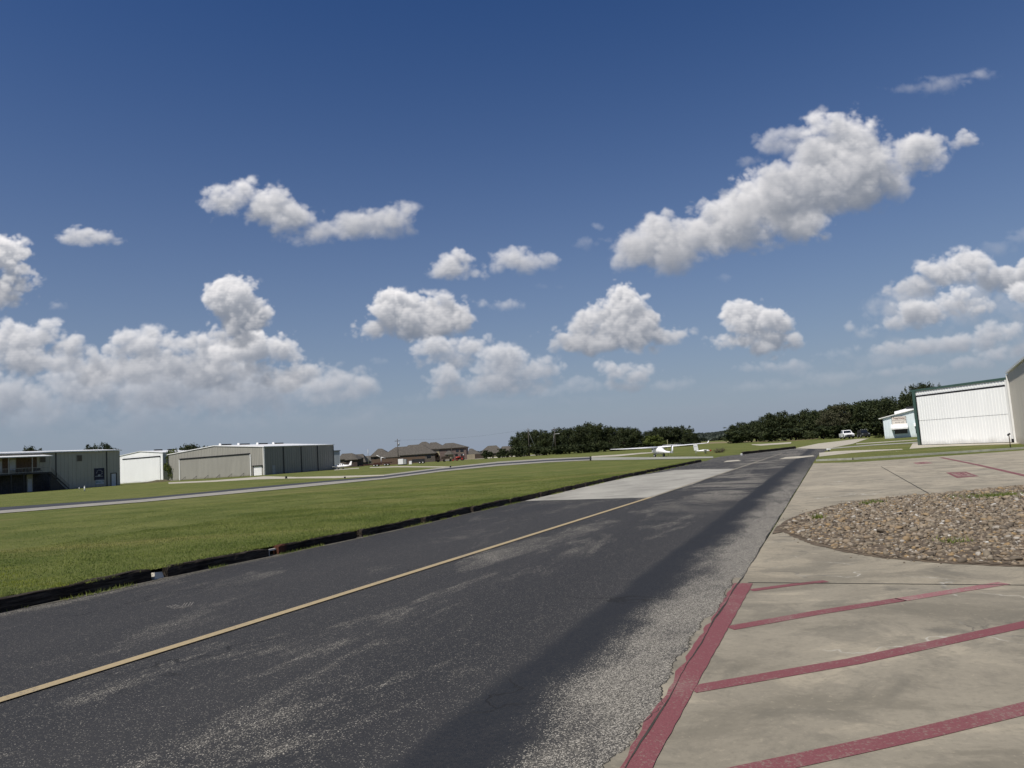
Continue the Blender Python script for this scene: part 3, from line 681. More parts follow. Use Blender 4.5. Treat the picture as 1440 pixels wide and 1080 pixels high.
go = blades('grass', gp, .016, .036, .007, 5); props(go, 'short mown grass covering the lawn behind the timber edging', 'grass', None, 'stuff')
r = np.random.default_rng(61); n = 26000; tt = r.uniform(-5, 48, n); dd = .17-.16*r.random(n)**1.6*(.35+.65*(np.sin(tt*2.3)+np.sin(tt*5.9+1)+np.sin(tt*.8) > .2))
P = np.array([[*rst(t, curb_s(t)+d)[:2], .165 if d < .16 else .15] for t, d in zip(tt, dd)])
co_ = blades('grass_creep', P, .015, .05, .007, 9, 1.6); props(co_, 'grass creeping over the top of the timber edging', 'grass', None, 'stuff')
# straggling grass along the foot of the timbers
r = np.random.default_rng(31); n = 9000; tt = r.uniform(-5, 45, n); pk = (np.sin(tt*1.3)+np.sin(tt*3.1+1)+np.sin(tt*7.7)*.7) > .3; tt = tt[pk]
P = np.array([[*rst(t, curb_s(t)-.03-.10*abs(x))[:2], .004] for t, x in zip(tt, r.normal(0, .5, len(tt)))])
fo = blades('grass_fringe', P, .02, .06, .006, 6, 1.0); props(fo, 'thin dry grass straggling along the foot of the timber edging', 'grass', None, 'stuff')
P = np.array([[*rst(t, curb_s(t)-.02-.12*x)[:2], .0062] for t, x in zip(r.uniform(-6, 50, 5000), r.random(5000)**2)])
mbd = MB()
pts_a = [rst(t, curb_s(t)+.2) for t in np.linspace(-10, 51.5, 120)]; rr = random.Random(5)
pts_b = [rst(t, curb_s(t)-.10-.09*rr.random()) for t in np.linspace(-10, 51.5, 120)]
sheet('verge_dirt', None, .0085, flat('verge_grit', (.105, .098, .08), .95, var=.5, scale=22), pts=pts_a+pts_b[::-1])

# ------------------------------------------------------------------ railway timbers
def mat_timber(name, a, b2, endc=None):
    m, nt, b = newmat(name); N = NT(nt); o = N.obj()
    v = N.scale(o, (.7, 9, 9)); g1 = N.noise(v, 3.0, 5, .7, .3); g2 = N.noise(o, 2.5, 4)
    c = N.mix(N.step(g1, .35, .68), a, b2); c = N.mix(N.m('MULTIPLY', N.step(g2, .5, .7), .5), c, [x*.5 for x in a])
    if endc: x, y, z = N.sep(o); c = N.mix(N.step(N.m('ADD', x, N.m('MULTIPLY', g2, .3)), .40, .22), c, endc)
    N.l(c, b.inputs['Base Color']); b.inputs['Roughness'].default_value = .92; b.inputs['Specular IOR Level'].default_value = .12
    N.bump(N.m('ADD', g1, N.noise(v, 14, 3)), .9, .02, b); return m
M_tie = mat_timber('creosoted_timber', (.015, .012, .010), (.085, .070, .055))
M_tie2 = mat_timber('reddish_ended_timber', (.014, .012, .010), (.045, .037, .030), (.10, .042, .026))
def tie(p0, p1, mat, label, h=.17, w=.17, seed=0):
    rr = random.Random(seed); d = (p1-p0); L = d.length; d.normalize(); q = Vector((-d.y, d.x, 0))
    V = []; F = []; ns = 22; prof = []
    for k in range(ns+1):
        a = L*k/ns; e = 1 if 0 < k < ns else .90
        hh = h*e*(1+rr.uniform(-.05, .04)); ww = w*e; dz = .010*math.sin(a*1.7+seed)
        j = lambda: rr.uniform(-.007, .007)
        ring = [(0+j(), 0.0), (0+j(), hh*.45), (0+.006+j(), hh*.9), (.022+j(), hh+dz), (ww*.5, hh+dz+j()*.6), (ww-.02+j(), hh+dz), (ww, hh*.9), (ww, 0.0)]
        prof.append([Vector((a, y, z)) for y, z in ring])
    mb = MB(); mb.loft(prof, smooth=False)
    o = build('railroad_tie', mb, mat)
    o.location = p0; o.rotation_euler = (0, 0, math.atan2(d.y, d.x))
    props(o, label, 'timber', 'railroad ties edging the lawn')
    return o
bounds = []; t = .85-2.45*3
ordn = ['first', 'second', 'third', 'fourth', 'fifth', 'sixth', 'seventh', 'eighth', 'ninth', 'tenth', 'eleventh', 'twelfth', 'thirteenth', 'fourteenth', 'fifteenth', 'sixteenth', 'seventeenth', 'eighteenth', 'nineteenth', 'twentieth']
tb = [(-1.75, 3.08), (3.38, 5.50), (5.74, 8.02), (8.22, 10.62), (10.85, 13.42)]
t = 13.6
while t < 49.5:
    tb.append((t, t+2.5)); t += 2.5+.12
for k, (t0, t1) in enumerate(tb):
    lab = {0: 'long black railroad tie edging the lawn at the left edge of the photo',
           1: 'black railroad tie between the white block and the short white board',
           2: 'reddish ended railroad tie just right of the short white board'}.get(k, 'weathered black railroad tie edging the lawn, %s from the left edge of the photo' % ordn[min(k, 19)])
    s0 = curb_s(t0); s1 = curb_s(t1)
    tie(rst(t0, s0, 0.0), rst(t1, s1, 0.0), M_tie if k != 2 else M_tie2, lab, h=.172 if k else .19, seed=k)
# a second row along the far field
fr = [G(1046, 639.0), G(1068, 636.6), G(1090, 634.2), G(1105, 632.4), G(1121, 630.6)]
for k in range(4):
    a, b_ = fr[k], fr[k+1]; d = (b_-a); tie(a+d*.01+Vector((0, .25, 0)), b_-d*.02+Vector((0, .25, 0)), M_tie, 'dark timber edging the far field beyond the taxiway mouth, %s from the road bend' % ordn[3-k], h=.24, seed=50+k)
M_wht = flat('weathered_white', (.62, .59, .52), .8, var=.2, scale=6)
p = rst(3.15, curb_s(3.15)+.02)
mb = MB(); fr_ = Frame(p+Vector((-.02, .02, 0)), RD); mb.hexa([fr_.p(0, -.16, .004), fr_.p(.19, -.16, .004), fr_.p(.2, .0, .004), fr_.p(.01, .01, .004)], [fr_.p(.02, -.15, .10), fr_.p(.16, -.14, .085), fr_.p(.18, -.02, .10), fr_.p(.03, -.01, .115)])
build('concrete_block', mb, M_wht, label='broken white concrete block in the gap between the first two timbers', cat='block')
p = rst(5.52, curb_s(5.52)-.01)
mb = MB(); Frame(p, RD).box(mb, -.06, .28, -.12, -.06, .095, .125); Frame(p, RD).box(mb, .02, .06, -.11, -.07, .0, .094)
build('white_board', mb, M_wht, label='short white board propped between the black tie and the reddish tie', cat='board')

# ------------------------------------------------------------------ river stone island
isl_px = [(1092.5, 743.5), (1097, 737.5), (1108, 731), (1130, 722), (1165, 712.5), (1200, 705.5), (1250, 700), (1300, 696), (1370, 689.5), (1440, 682.5), (1560, 672), (1700, 664)]
isl_lo = [(1700, 825), (1560, 808), (1440, 799), (1380, 796.5), (1320, 793), (1240, 786.5), (1180, 776.5), (1140, 766), (1120, 758.5), (1104, 751), (1096, 747)]
isl = [G(*p) for p in isl_px+isl_lo]
ri = random.Random(12); rag = []
for a, b_ in zip(isl, isl[1:]+isl[:1]):
    n_ = max(1, int((b_-a).length/.07))
    for k in range(n_):
        p = a.lerp(b_, k/n_); d = (b_-a).normalized(); rag.append(p+Vector((d.y, -d.x, 0))*ri.uniform(-.012, .035))
sheet('stone_bed_soil', None, .0125, M_soil, pts=rag)
sheet('road_edge_dirt', [(1086, 752), (1100, 749.5), (1100, 740), (1091, 743)], .0168, M_soil)
ip = np.array([[p.x, p.y] for p in isl])
def inside(P, poly):
    c = np.zeros(len(P), bool); j = len(poly)-1
    for i in range(len(poly)):
        xi, yi = poly[i]; xj, yj = poly[j]
        cond = ((yi > P[:, 1]) != (yj > P[:, 1])) & (P[:, 0] < (xj-xi)*(P[:, 1]-yi)/(yj-yi+1e-12)+xi)
        c ^= cond; j = i
    return c
def edge_dist(P, poly):
    D = np.full(len(P), 1e9)
    for i in range(len(poly)):
        a = poly[i-1]; b_ = poly[i]; d = b_-a; L = (d@d)+1e-12
        t = np.clip(((P-a)@d)/L, 0, 1); q = a+t[:, None]*d; D = np.minimum(D, np.hypot(*(P-q).T))
    return D
def mat_stone():
    m, nt, b = newmat('river_stone'); N = NT(nt); o = N.obj()
    r = N.n('ShaderNodeAttribute', attribute_name='rnd').outputs['Fac']
    cr = N.n('ShaderNodeValToRGB'); N.l(r, cr.inputs[0]); cr.color_ramp.interpolation = 'LINEAR'
    cols = [(0, (.07, .055, .040)), (.18, (.145, .118, .085)), (.36, (.21, .175, .125)), (.5, (.175, .132, .085)), (.64, (.27, .225, .17)), (.78, (.22, .165, .105)), (.86, (.29, .195, .09)), (.93, (.28, .25, .205)), (.985, (.38, .35, .30)), (1, (.55, .53, .48))]
    e = cr.color_ramp.elements; e[0].position = 0; e[0].color = (*cols[0][1], 1); e[1].position = 1; e[1].color = (*cols[-1][1], 1)
    for p, c in cols[1:-1]: x = e.new(p); x.color = (*c, 1)
    n = N.noise(o, 45, 4, .65)
    c = N.mix(N.m('MULTIPLY', N.step(n, .4, .7), .35), cr.outputs[0], (.12, .10, .08))
    N.l(c, b.inputs['Base Color']); b.inputs['Roughness'].default_value = .75; b.inputs['Specular IOR Level'].default_value = .3
    return m
M_stone = mat_stone()
import bmesh
bm = bmesh.new(); bmesh.ops.create_icosphere(bm, subdivisions=2, radius=1); iv = np.array([v.co[:] for v in bm.verts]); bm.verts.ensure_lookup_table(); itf = np.array([[v.index for v in f.verts] for f in bm.faces]); bm.free()
bm = bmesh.new(); bmesh.ops.create_icosphere(bm, subdivisions=1, radius=1); iv1 = np.array([v.co[:] for v in bm.verts]); it1 = np.array([[v.index for v in f.verts] for f in bm.faces]); bm.free()
def stones(P, R, seed, bv, bf, z0):
    r = np.random.default_rng(seed); n = len(P); k = len(bv)
    # faceted-round river stones: sphere pushed in by a few random planes
    U = np.repeat(bv[None], n, 0)*1.0
    for _ in range(4):
        d = r.normal(size=(n, 3)); d /= np.linalg.norm(d, axis=1)[:, None]; off = r.uniform(.45, .85, n)
        dp = np.einsum('nkj,nj->nk', U, d); ex = np.maximum(dp-off[:, None], 0)*.85; U -= ex[..., None]*d[:, None, :]
    sc = np.stack([r.uniform(.8, 1.45, n), r.uniform(.65, 1.1, n), r.uniform(.38, .8, n)], 1)*R[:, None]
    U *= sc[:, None, :]
    a = r.random(n)*2*np.pi; ti = r.normal(0, .35, n)
    ct, s_t = np.cos(ti)[:, None], np.sin(ti)[:, None]; x = U[..., 0]*ct-U[..., 2]*s_t; z = U[..., 0]*s_t+U[..., 2]*ct
    ca, sa = np.cos(a)[:, None], np.sin(a)[:, None]; X = x*ca-U[..., 1]*sa; Y = x*sa+U[..., 1]*ca
    V = np.stack([X+P[:, 0][:, None], Y+P[:, 1][:, None], z+(z0+R*.25)[:, None]], 2).reshape(-1, 3)
    F = (bf[None]+(np.arange(n)*k)[:, None, None]).reshape(-1, 3)
    return V, F, np.repeat(r.random(n), k)
r = np.random.default_rng(77)
cand = np.stack([r.uniform(ip[:, 0].min(), 17.5, 60000), r.uniform(ip[:, 1].min(), ip[:, 1].max(), 60000)], 1)
cand = cand[inside(cand, ip)]; ed = edge_dist(cand, ip)
keep = ed > .05+.10*r.random(len(cand)); cand = cand[keep]; ed = ed[keep]
_,_ = 0, 0
area_n = len(cand)
big = cand[:3400]; be = ed[:3400]; kk = be > .12; big = big[kk]; be = be[kk]
sm_ = cand[3400:3400+18000]; se = ed[3400:3400+18000]; dens = r.random(len(sm_)) < np.clip(.35+se*3.0, 0, 1); sm_ = sm_[dens]; se = se[dens]
mound = lambda e: np.clip(e, 0, 1.2)*.03
V1, F1, a1 = stones(big, np.clip(r.lognormal(math.log(.036), .28, len(big)), .022, .075), 78, iv, itf, mound(be)+.012)
V2, F2, a2 = stones(sm_, np.clip(r.lognormal(math.log(.024), .3, len(sm_)), .011, .045), 79, iv1, it1, mound(se)+.004)
so_ = npmesh('gravel', np.concatenate([V1, V2]), np.concatenate([F1, F2+len(V1)]), M_stone, {'rnd': np.concatenate([a1, a2])}, smooth=False)
props(so_, 'brown and tan river stones filling the island beside the apron', 'stones', None, 'stuff')
rs_ = np.random.default_rng(90); ca = np.stack([rs_.uniform(3, 14, 4000), rs_.uniform(8, 20, 4000)], 1); io_ = ~inside(ca, ip); de = edge_dist(ca, ip); ca = ca[io_ & (de < .04+.35*rs_.random(4000)**4)][:90]
V3, F3, a3 = stones(ca, rs_.uniform(.006, .018, len(ca)), 91, iv1, it1, np.full(len(ca), .009)); sg_ = npmesh('stray_pebbles', V3, F3, M_stone, {'rnd': a3}); props(sg_, 'loose pebbles spilled from the stone island onto the concrete', 'pebbles', None, 'stuff')
# soil under the stones follows their mound
cs = np.stack(np.meshgrid(np.linspace(ip[:, 0].min(), 18, 90), np.linspace(ip[:, 1].min(), ip[:, 1].max(), 90)), -1).reshape(-1, 2)
ins = inside(cs, ip); ce = edge_dist(cs, ip); zz = np.where(ins & (ce > .03), .016+mound(ce)*.9, -.05)
idx = np.arange(8100).reshape(90, 90); F = np.stack([idx[:-1, :-1], idx[:-1, 1:], idx[1:, 1:], idx[1:, :-1]], -1).reshape(-1, 4)
F = F[ins[F].all(1)]
sb = npmesh('stone_bed_soil', np.column_stack([cs, zz]), F, M_soil, smooth=True); sb['kind'] = 'structure'
fixn(sb.data)
# weeds in the stones
def tuft(px, py, rad, n, hgt, seed):
    c = G(px, py); r = np.random.default_rng(seed); q = r.normal(0, rad, (n, 2)); return np.column_stack([q[:, 0]+c.x, q[:, 1]+c.y, np.full(n, .04)])
wp = np.concatenate([tuft(1152, 731.5, .06, 130, .07, 1), tuft(1232, 709.5, .10, 110, .06, 2), tuft(1218, 711.5, .06, 60, .05, 6), tuft(1372, 703, .25, 380, .07, 3), tuft(1400, 701, .12, 160, .07, 7), tuft(1420, 700, .2, 380, .08, 4), tuft(1342, 767, .10, 110, .05, 5)])
wo = blades('weeds', wp, .04, .085, .009, 3, 1.1); props(wo, 'scattered green weeds growing up between the river stones', 'weeds', None, 'stuff')
# ================================================================== BUILDINGS
def siding(name, col, streak=.12):
    if name in MATS: return MATS[name]
    m, nt, b = newmat(name); N = NT(nt); o = N.obj()
    n = N.noise(N.scale(o, (1, 1, .08)), 1.2, 4, .6); n2 = N.noise(o, .25, 3)
    c = N.mix(N.step(n, .3, .75), col, [x*(1-streak) for x in col]); c = N.mix(N.m('MULTIPLY', N.step(n2, .4, .7), .5), c, [x*(1-streak) for x in col])
    x, y, z = N.sep(o)
    dirt = N.m('MULTIPLY', N.step(N.m('ADD', z, N.m('MULTIPLY', N.m('SUBTRACT', N.noise(o, 1.1, 3), .5), .7)), .55, .0), .35)
    c = N.mix(dirt, c, (.16, .13, .09))
    N.l(c, b.inputs['Base Color']); b.inputs['Roughness'].default_value = .45; b.inputs['Specular IOR Level'].default_value = .3
    MATS[name] = m; return m
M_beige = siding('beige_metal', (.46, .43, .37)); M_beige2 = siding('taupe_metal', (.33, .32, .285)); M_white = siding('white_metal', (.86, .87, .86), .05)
M_shadebeige = siding('grey_beige_metal', (.38, .365, .31)); M_taupe_shaded = siding('taupe_metal_shaded', (.255, .25, .225))
M_paleblue = siding('pale_blue_metal', (.66, .74, .76), .06); M_greygreen = siding('green_trim', (.055, .10, .085), .1)
M_roofw = flat('white_roof', (.78, .78, .77), .4, var=.06); M_blackt = flat('black_trim', (.012, .012, .014), .6, var=.2)
M_trimw = flat('white_trim', (.72, .72, .70), .5, var=.06); M_darkmetal = flat('dark_metal', (.03, .03, .033), .5, var=.2)
M_glass = flat('dark_glass', (.015, .018, .022), .08, var=.1, spec=.6); M_door = flat('pale_door', (.50, .52, .55), .5, var=.08)
M_shingle = flat('roof_shingle', (.095, .086, .073), .95, var=.35, scale=2.2); M_brick = flat('brown_brick', (.105, .088, .075), .9, var=.25, scale=3)
M_stucco = flat('tan_stucco', (.32, .27, .20), .9, var=.1); M_fencew = flat('cedar_fence', (.13, .088, .062), .9, var=.3, scale=4)

def ribs(mb, f, a0, a1, z0, ztop, sp, w=.05, d=.03, d0=0.0):
    a = a0+sp*.5
    while a < a1-.02:
        f.box(mb, a-w/2, a+w/2, d0, d0+d, z0, ztop(a) if callable(ztop) else ztop); a += sp
def gable_shell(f, L, depth, ze, zp, xp=None, z0=0.0):
    """gable end on the front plane; returns wall mesh builder"""
    xp = L/2 if xp is None else xp; mb = MB()
    fr = [(0, z0), (L, z0), (L, ze), (xp, zp), (0, ze)]
    A = [f.p(a, 0, z) for a, z in fr]; B = [f.p(a, -depth, z) for a, z in fr]
    mb.loft([A, B], smooth=False); return mb
def gable_roof(f, L, depth, ze, zp, xp=None, over=.25, th=.14, over_f=.2):
    xp = L/2 if xp is None else xp; mb = MB(); s1 = (zp-ze)/xp; s2 = (zp-ze)/(L-xp)
    for (a0, za, a1, zb) in ((-over, ze-over*s1, xp, zp), (L+over, ze-over*s2, xp, zp)):
        b = [f.p(a0, over_f, za+.01), f.p(a1, over_f, zb+.01), f.p(a1, -depth-over_f, zb+.01), f.p(a0, -depth-over_f, za+.01)]
        mb.hexa(b, [v+Vector((0, 0, th)) for v in b])
    return mb
def plate(f, x0, y0, x1, y1, d=.03, th=.05, mb=None):
    """box on the wall covering the pixel rectangle"""
    a0, z0 = f.hit(x0, y0); a1, z1 = f.hit(x1, y1); mb = mb or MB()
    f.box(mb, min(a0, a1), max(a0, a1), d-th, d, min(z0, z1), max(z0, z1)); return mb
def solve_a(f, px, d=0.0):
    lo, hi = -200.0, 200.0
    d0 = proj_x(f.p(.0, d, 1)); s = 1 if proj_x(f.p(1, d, 1)) > d0 else -1
    for _ in range(50):
        m = (lo+hi)/2
        q = f.p(m, d, 1)
        if (q-CAM).dot(CF) <= 1: 
            if s > 0: hi = m
            else: lo = m
            continue
        if (proj_x(q) > px) == (s > 0): hi = m
        else: lo = m
    return lo

# --- two-storey beige building on the left
P0 = base(-90, 138); f1 = Frame(P0, R_(25)); P0y = f1
a_r = solve_a(f1, 169); zt = f1.hit(0, 638.6)[1]
root = empty('metal_building', P0, 'long two-storey beige metal building with a roofed balcony and outside stairs', 'building')
mb = MB(); f1.box(mb, 0, a_r, -16, 0, 0, zt-.05); ribs(mb, f1, 0, a_r, 0, zt-.06, .9)
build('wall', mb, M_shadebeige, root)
mb = MB(); b = [f1.p(-.3, .45, zt), f1.p(a_r+.25, .45, zt), f1.p(a_r+.25, -8, zt+.55), f1.p(-.3, -8, zt+.55)]; mb.hexa(b, [v+Vector((0, 0, .22)) for v in b])
b = [f1.p(-.3, -8, zt+.55), f1.p(a_r+.25, -8, zt+.55), f1.p(a_r+.25, -16.3, zt), f1.p(-.3, -16.3, zt)]; mb.hexa(b, [v+Vector((0, 0, .22)) for v in b])
build('roof', mb, M_roofw, root)
for x in (78.6, 150.2):
    a = solve_a(f1, x); mb = MB(); f1.box(mb, a-.07, a+.07, .04, .18, .05, zt-.05); build('downspout', mb, M_darkmetal, root)
build('door', plate(f1, 156.6, 666.5, 162.8, 683.0, .07, .05), M_door, root)
mb = MB()
a0, z0 = f1.hit(156.0, 665.7); a1, z1 = f1.hit(163.4, 683)
f1.box(mb, a0-.12, a0-.005, .0, .10, 0, z0+.1); f1.box(mb, a1+.005, a1+.12, .0, .10, 0, z0+.1); f1.box(mb, a0-.005, a1+.005, .0, .10, z0-.02, z0+.1)
build('door_frame', mb, M_darkmetal, root)
build('door', plate(f1, 38.8, 673.8, 44.8, 691.3, .07, .05), M_door, root)
for r_ in ((108, 640.4, 115, 648.4), (56.2, 643, 63.7, 649.8)):
    w = build('window', plate(f1, *r_, .06, .05), flat('window_mesh', (.10, .085, .065), .6), root, label='small square shuttered window high on the beige wall')
    a0, z0 = f1.hit(r_[0], r_[1]); a1, z1 = f1.hit(r_[2], r_[3]); mb = MB()
    for q in ((a0-.07, a0-.003, z1-.07, z0+.07), (a1+.003, a1+.07, z1-.07, z0+.07), (a0-.003, a1+.003, z0+.003, z0+.07), (a0-.003, a1+.003, z1-.07, z1-.003)): f1.box(mb, q[0], q[1], .0, .09, q[2], q[3])
    build('frame', mb, M_beige2, w)
build('door', plate(f1, 13.6, 647, 21.5, 661, .07, .05), M_door, root)
build('door', plate(f1, -3, 649, 2.2, 663, .07, .05), M_door, root)
ad0 = f1.hit(38.2, 680)[0]; ad1 = f1.hit(45.4, 680)[0]; abx = solve_a(f1, 70); zdx = f1.hit(40, 664)[1]
M_dscr = flat('shade_dark_slats', (.045, .045, .05), .8, var=.3); M_wood2 = flat('stained_boards', (.13, .085, .06), .8, var=.3, scale=4)
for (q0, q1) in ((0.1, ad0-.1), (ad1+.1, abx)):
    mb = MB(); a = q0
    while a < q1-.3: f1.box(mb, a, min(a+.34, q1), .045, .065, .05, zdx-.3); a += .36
    build('lower_screen', mb, M_dscr, root)  # slatted screen, its near-black colour also paints in the shade under the deck
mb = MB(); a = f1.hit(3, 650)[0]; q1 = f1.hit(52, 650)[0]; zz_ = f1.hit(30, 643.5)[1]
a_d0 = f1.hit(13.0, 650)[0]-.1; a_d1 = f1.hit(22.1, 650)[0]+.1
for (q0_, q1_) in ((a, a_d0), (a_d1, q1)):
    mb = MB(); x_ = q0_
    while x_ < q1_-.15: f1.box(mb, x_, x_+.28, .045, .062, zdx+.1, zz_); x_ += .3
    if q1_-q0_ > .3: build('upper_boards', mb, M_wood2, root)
# balcony
bd = 3.4; fb = Frame(f1.p(0, bd, 0), R_(25)); zd = fb.hit(40, 665.0)[1]; ab = solve_a(fb, 72.3); zr_ = fb.hit(36, 642.6)[1]
mb = MB(); f1.box(mb, 0, ab, .06, bd, zd-.28, zd); build('balcony_deck', mb, M_darkmetal, root)
mb = MB(); b = [f1.p(-.1, bd+.3, zr_-.05), f1.p(ab+.2, bd+.3, zr_-.05), f1.p(ab+.2, .05, zr_+.35), f1.p(-.1, .05, zr_+.35)]; mb.hexa(b, [v+Vector((0, 0, .16)) for v in b]); build('balcony_roof', mb, M_trimw, root)
M_rail = flat('railing_grey', (.34, .32, .29), .6)
for x in (-30, 12.6, 46, 71.3):
    a = solve_a(fb, x); mb = MB(); f1.box(mb, a-.08, a+.08, bd-.2, bd-.04, zd, zr_); build('balcony_post', mb, M_rail, root)
for x in (-30, 16, 34, 72):
    a = solve_a(fb, x); mb = MB(); f1.box(mb, a-.09, a+.09, bd-.22, bd-.04, 0, zd-.285); build('balcony_post', mb, M_darkmetal, root)
mb = MB(); f1.box(mb, 0, ab, bd-.09, bd-.03, zd+1.0, zd+1.07); f1.box(mb, 0, ab, bd-.08, bd-.04, zd+.12, zd+.16); f1.box(mb, ab-.06, ab, .1, bd-.1, zd+1.0, zd+1.07)
a = .1
while a < ab: f1.box(mb, a, a+.025, bd-.075, bd-.045, zd+.162, zd+.998); a += .28
build('railing', mb, M_rail, root)
# stairs down to the lawn
a1 = ab; a2 = solve_a(fb, 97.5); mb = MB(); ns = 16
for k in range(ns):
    aa = a1+(a2-a1)*k/ns; zz = zd*(1-(k+1)/(ns+.5)); f1.box(mb, aa, aa+(a2-a1)/ns+.05, bd-1.3, bd-.12, zz, zz+.06)
for dd in (bd-1.36, bd-.1):
    b = [f1.p(a1, dd, zd-.5), f1.p(a2, dd, -.0), f1.p(a2, dd+.06, -.0), f1.p(a1, dd+.06, zd-.5)]
    mb.hexa(b, [b[0]+Vector((0, 0, .5)), b[1]+Vector((0, 0, .28)), b[2]+Vector((0, 0, .28)), b[3]+Vector((0, 0, .5))])
for k in range(0, ns+1, 1):
    aa = a1+(a2-a1)*k/ns; zz = zd*(1-k/(ns+.5)); f1.box(mb, aa-.02, aa+.02, bd-.09, bd-.05, zz, zz+.95)
build('stairs', mb, M_darkmetal, root)
mb = MB(); b = [f1.p(a1, bd-.1, 0.0), f1.p(a2, bd-.1, 0.0), f1.p(a2, bd-.16, 0), f1.p(a1, bd-.16, 0)]
mb.face([f1.p(a1+.1, bd-.2, .05), f1.p(a2-.6, bd-.2, .05), f1.p(a1+.1, bd-.2, zd-.5)]); mb.face([f1.p(a1+.1, bd-.25, .05), f1.p(a2-.6, bd-.25, .05), f1.p(a1+.1, bd-.25, zd-.5)])
build('stair_screen', mb, M_darkmetal, root)
# deck furniture
def lounge(x0, x1, label, h, cat, name):
    fb2 = Frame(f1.p(0, bd-1.0, zd), R_(25)); a0 = solve_a(fb2, x0); a1 = solve_a(fb2, x1); rt = empty(name, f1.p(a0, bd-1, zd+.004), label, cat)
    mb = MB(); fb2.box(mb, a0, a1, -.6, 0, .38, .48); build('seat', mb, M_darkmetal, rt)
    mb = MB(); fb2.box(mb, a0, a1, -.68, -.605, .40, h); build('backrest', mb, M_darkmetal, rt)
    for a in (a0+.04, a1-.04):
        for dd in (-.55, -.05): mb = MB(); fb2.box(mb, a-.03, a+.03, dd-.03, dd+.03, .0+.004, .378); build('leg', mb, M_darkmetal, rt)
lounge(24.5, 31, 'small dark chair on the balcony, beside the white upper door', .95, 'chair', 'balcony_chair')
lounge(36.5, 41, 'narrow dark chair in the middle of the balcony', 1.1, 'chair', 'balcony_chair')
lounge(47.5, 59.5, 'long dark sofa on the balcony near the stair head', .95, 'sofa', 'balcony_sofa')
# signs on that wall
M_navy = flat('navy_board', (.012, .013, .035), .5); M_ink = flat('pale_lettering', (.45, .46, .48), .6); M_teal = flat('teal_lettering', (.05, .16, .15), .6); M_signw = flat('sign_white', (.42, .44, .47), .5)
a0, z0 = f1.hit(132.2, 658.8); a1, z1 = f1.hit(146.6, 674.6)
sg = empty('sign', f1.p(a0, .1, z1), 'square navy sign with a pale swirl emblem on the beige wall', 'sign')
mb = MB(); f1.box(mb, a0, a1, .04, .10, z1, z0); build('board', mb, M_navy, sg)
cxx = (a0+a1)/2; w_ = (a1-a0)/2; zc = z0-(z0-z1)*.38; mb = MB()
for k in range(9):                      # ring of short strokes round a small arch
    if k in (5,): continue
    t0 = 2*math.pi*k/9+.1; r0 = w_*.52
    for j in range(3):
        t1 = t0+.13*j; t2 = t1+.13
        mb.face([f1.p(cxx+math.cos(t)*r0*rr*1.05, .108, zc+math.sin(t)*r0*rr*.95) for t, rr in ((t1, 1+.05*j), (t2, 1.05+.05*j), (t2, .86+.05*j), (t1, .84+.05*j))])
for j in range(8):
    t1 = math.pi*j/8; t2 = math.pi*(j+1)/8; mb.face([f1.p(cxx-w_*.1+math.cos(t)*w_*.26*rr, .112, zc-w_*.72+math.sin(t)*w_*.42*rr) for t, rr in ((t1, 1), (t2, 1), (t2, .6), (t1, .6))])
build('emblem', mb, M_ink, sg)
def scribble(f, a0, a1, z0, z1, mat, parent, seed, name='lettering', d=.112):
    rr = random.Random(seed); mb = MB(); a = a0; h = z1-z0
    while a < a1:
        w = h*rr.uniform(.35, .6); s = h*.16
        if rr.random() < .85:
            f.box(mb, a, a+s, d-.01, d, z0, z0+h*rr.choice([.65, 1, .7]))
            if rr.random() < .7: f.box(mb, a+s, a+w-s*1.2, d-.01, d, z0+h*rr.choice([0, .5]), z0+h*rr.choice([.5, .65]))
            if rr.random() < .6: f.box(mb, a+w-s*1.2, a+w-s*.2, d-.01, d, z0, z0+h*.6)
        a += w+s*.6
    build(name, mb, mat, parent)
zz = z1+(z0-z1)*.27; scribble(f1, a0+.25, a1-.25, zz, zz+.28, M_ink, sg, 1)
zz = z1+(z0-z1)*.08; scribble(f1, a0+.2, a1-.15, zz, zz+.16, flat('dim_ink', (.14, .15, .20), .6), sg, 2)
a0, z0 = f1.hit(133.9, 675.0); a1, z1 = f1.hit(146, 680.4)
sg = empty('sign', f1.p(a0, .1, z1), 'small pale banner with dark lettering hung under the navy sign', 'sign')
mb = MB(); f1.box(mb, a0, a1, .04, .10, z1, z0); build('board', mb, M_signw, sg)
scribble(f1, a0+.15, a1-.15, z1+(z0-z1)*.35, z1+(z0-z1)*.78, M_teal, sg, 3)
# --- white hangar in the gap
A2 = base(229.4, 213); f2 = Frame(A2, R_(-65), flip=True); L2 = 19.0; zb = .62
zt2 = f2.hit(228, 636.6)[1]; xp = L2/2; zp2 = zt2+.9
root = empty('hangar', A2, 'white hangar with a big closed door, between the beige buildings', 'building')
mb = gable_shell(f2, L2, 22, zt2, zp2, None, 0); ribs(mb, f2, 0, L2, .0, zt2-.3, .6, .06, .04)
build('wall', mb, M_white, root); build('roof', gable_roof(f2, L2, 22, zt2, zp2, over=.3), M_roofw, root)
d0 = 1.0; zh = f2.hit(225, 640.9)[1]; zh2 = f2.hit(175, 645.6)[1]; zh = (zh+zh2)/2
mb = MB(); f2.box(mb, d0, L2-2, .09, .18, .05, zh-.25); ribs(mb, f2, d0, L2-2, .05, zh-.25, .45, .05, .04, .18); dr = build('hangar_door', mb, M_white, root)
mb = MB(); f2.box(mb, d0-.1, L2-1.9, .05, .30, zh-.22, zh+.05); build('door_track', mb, M_blackt, root)
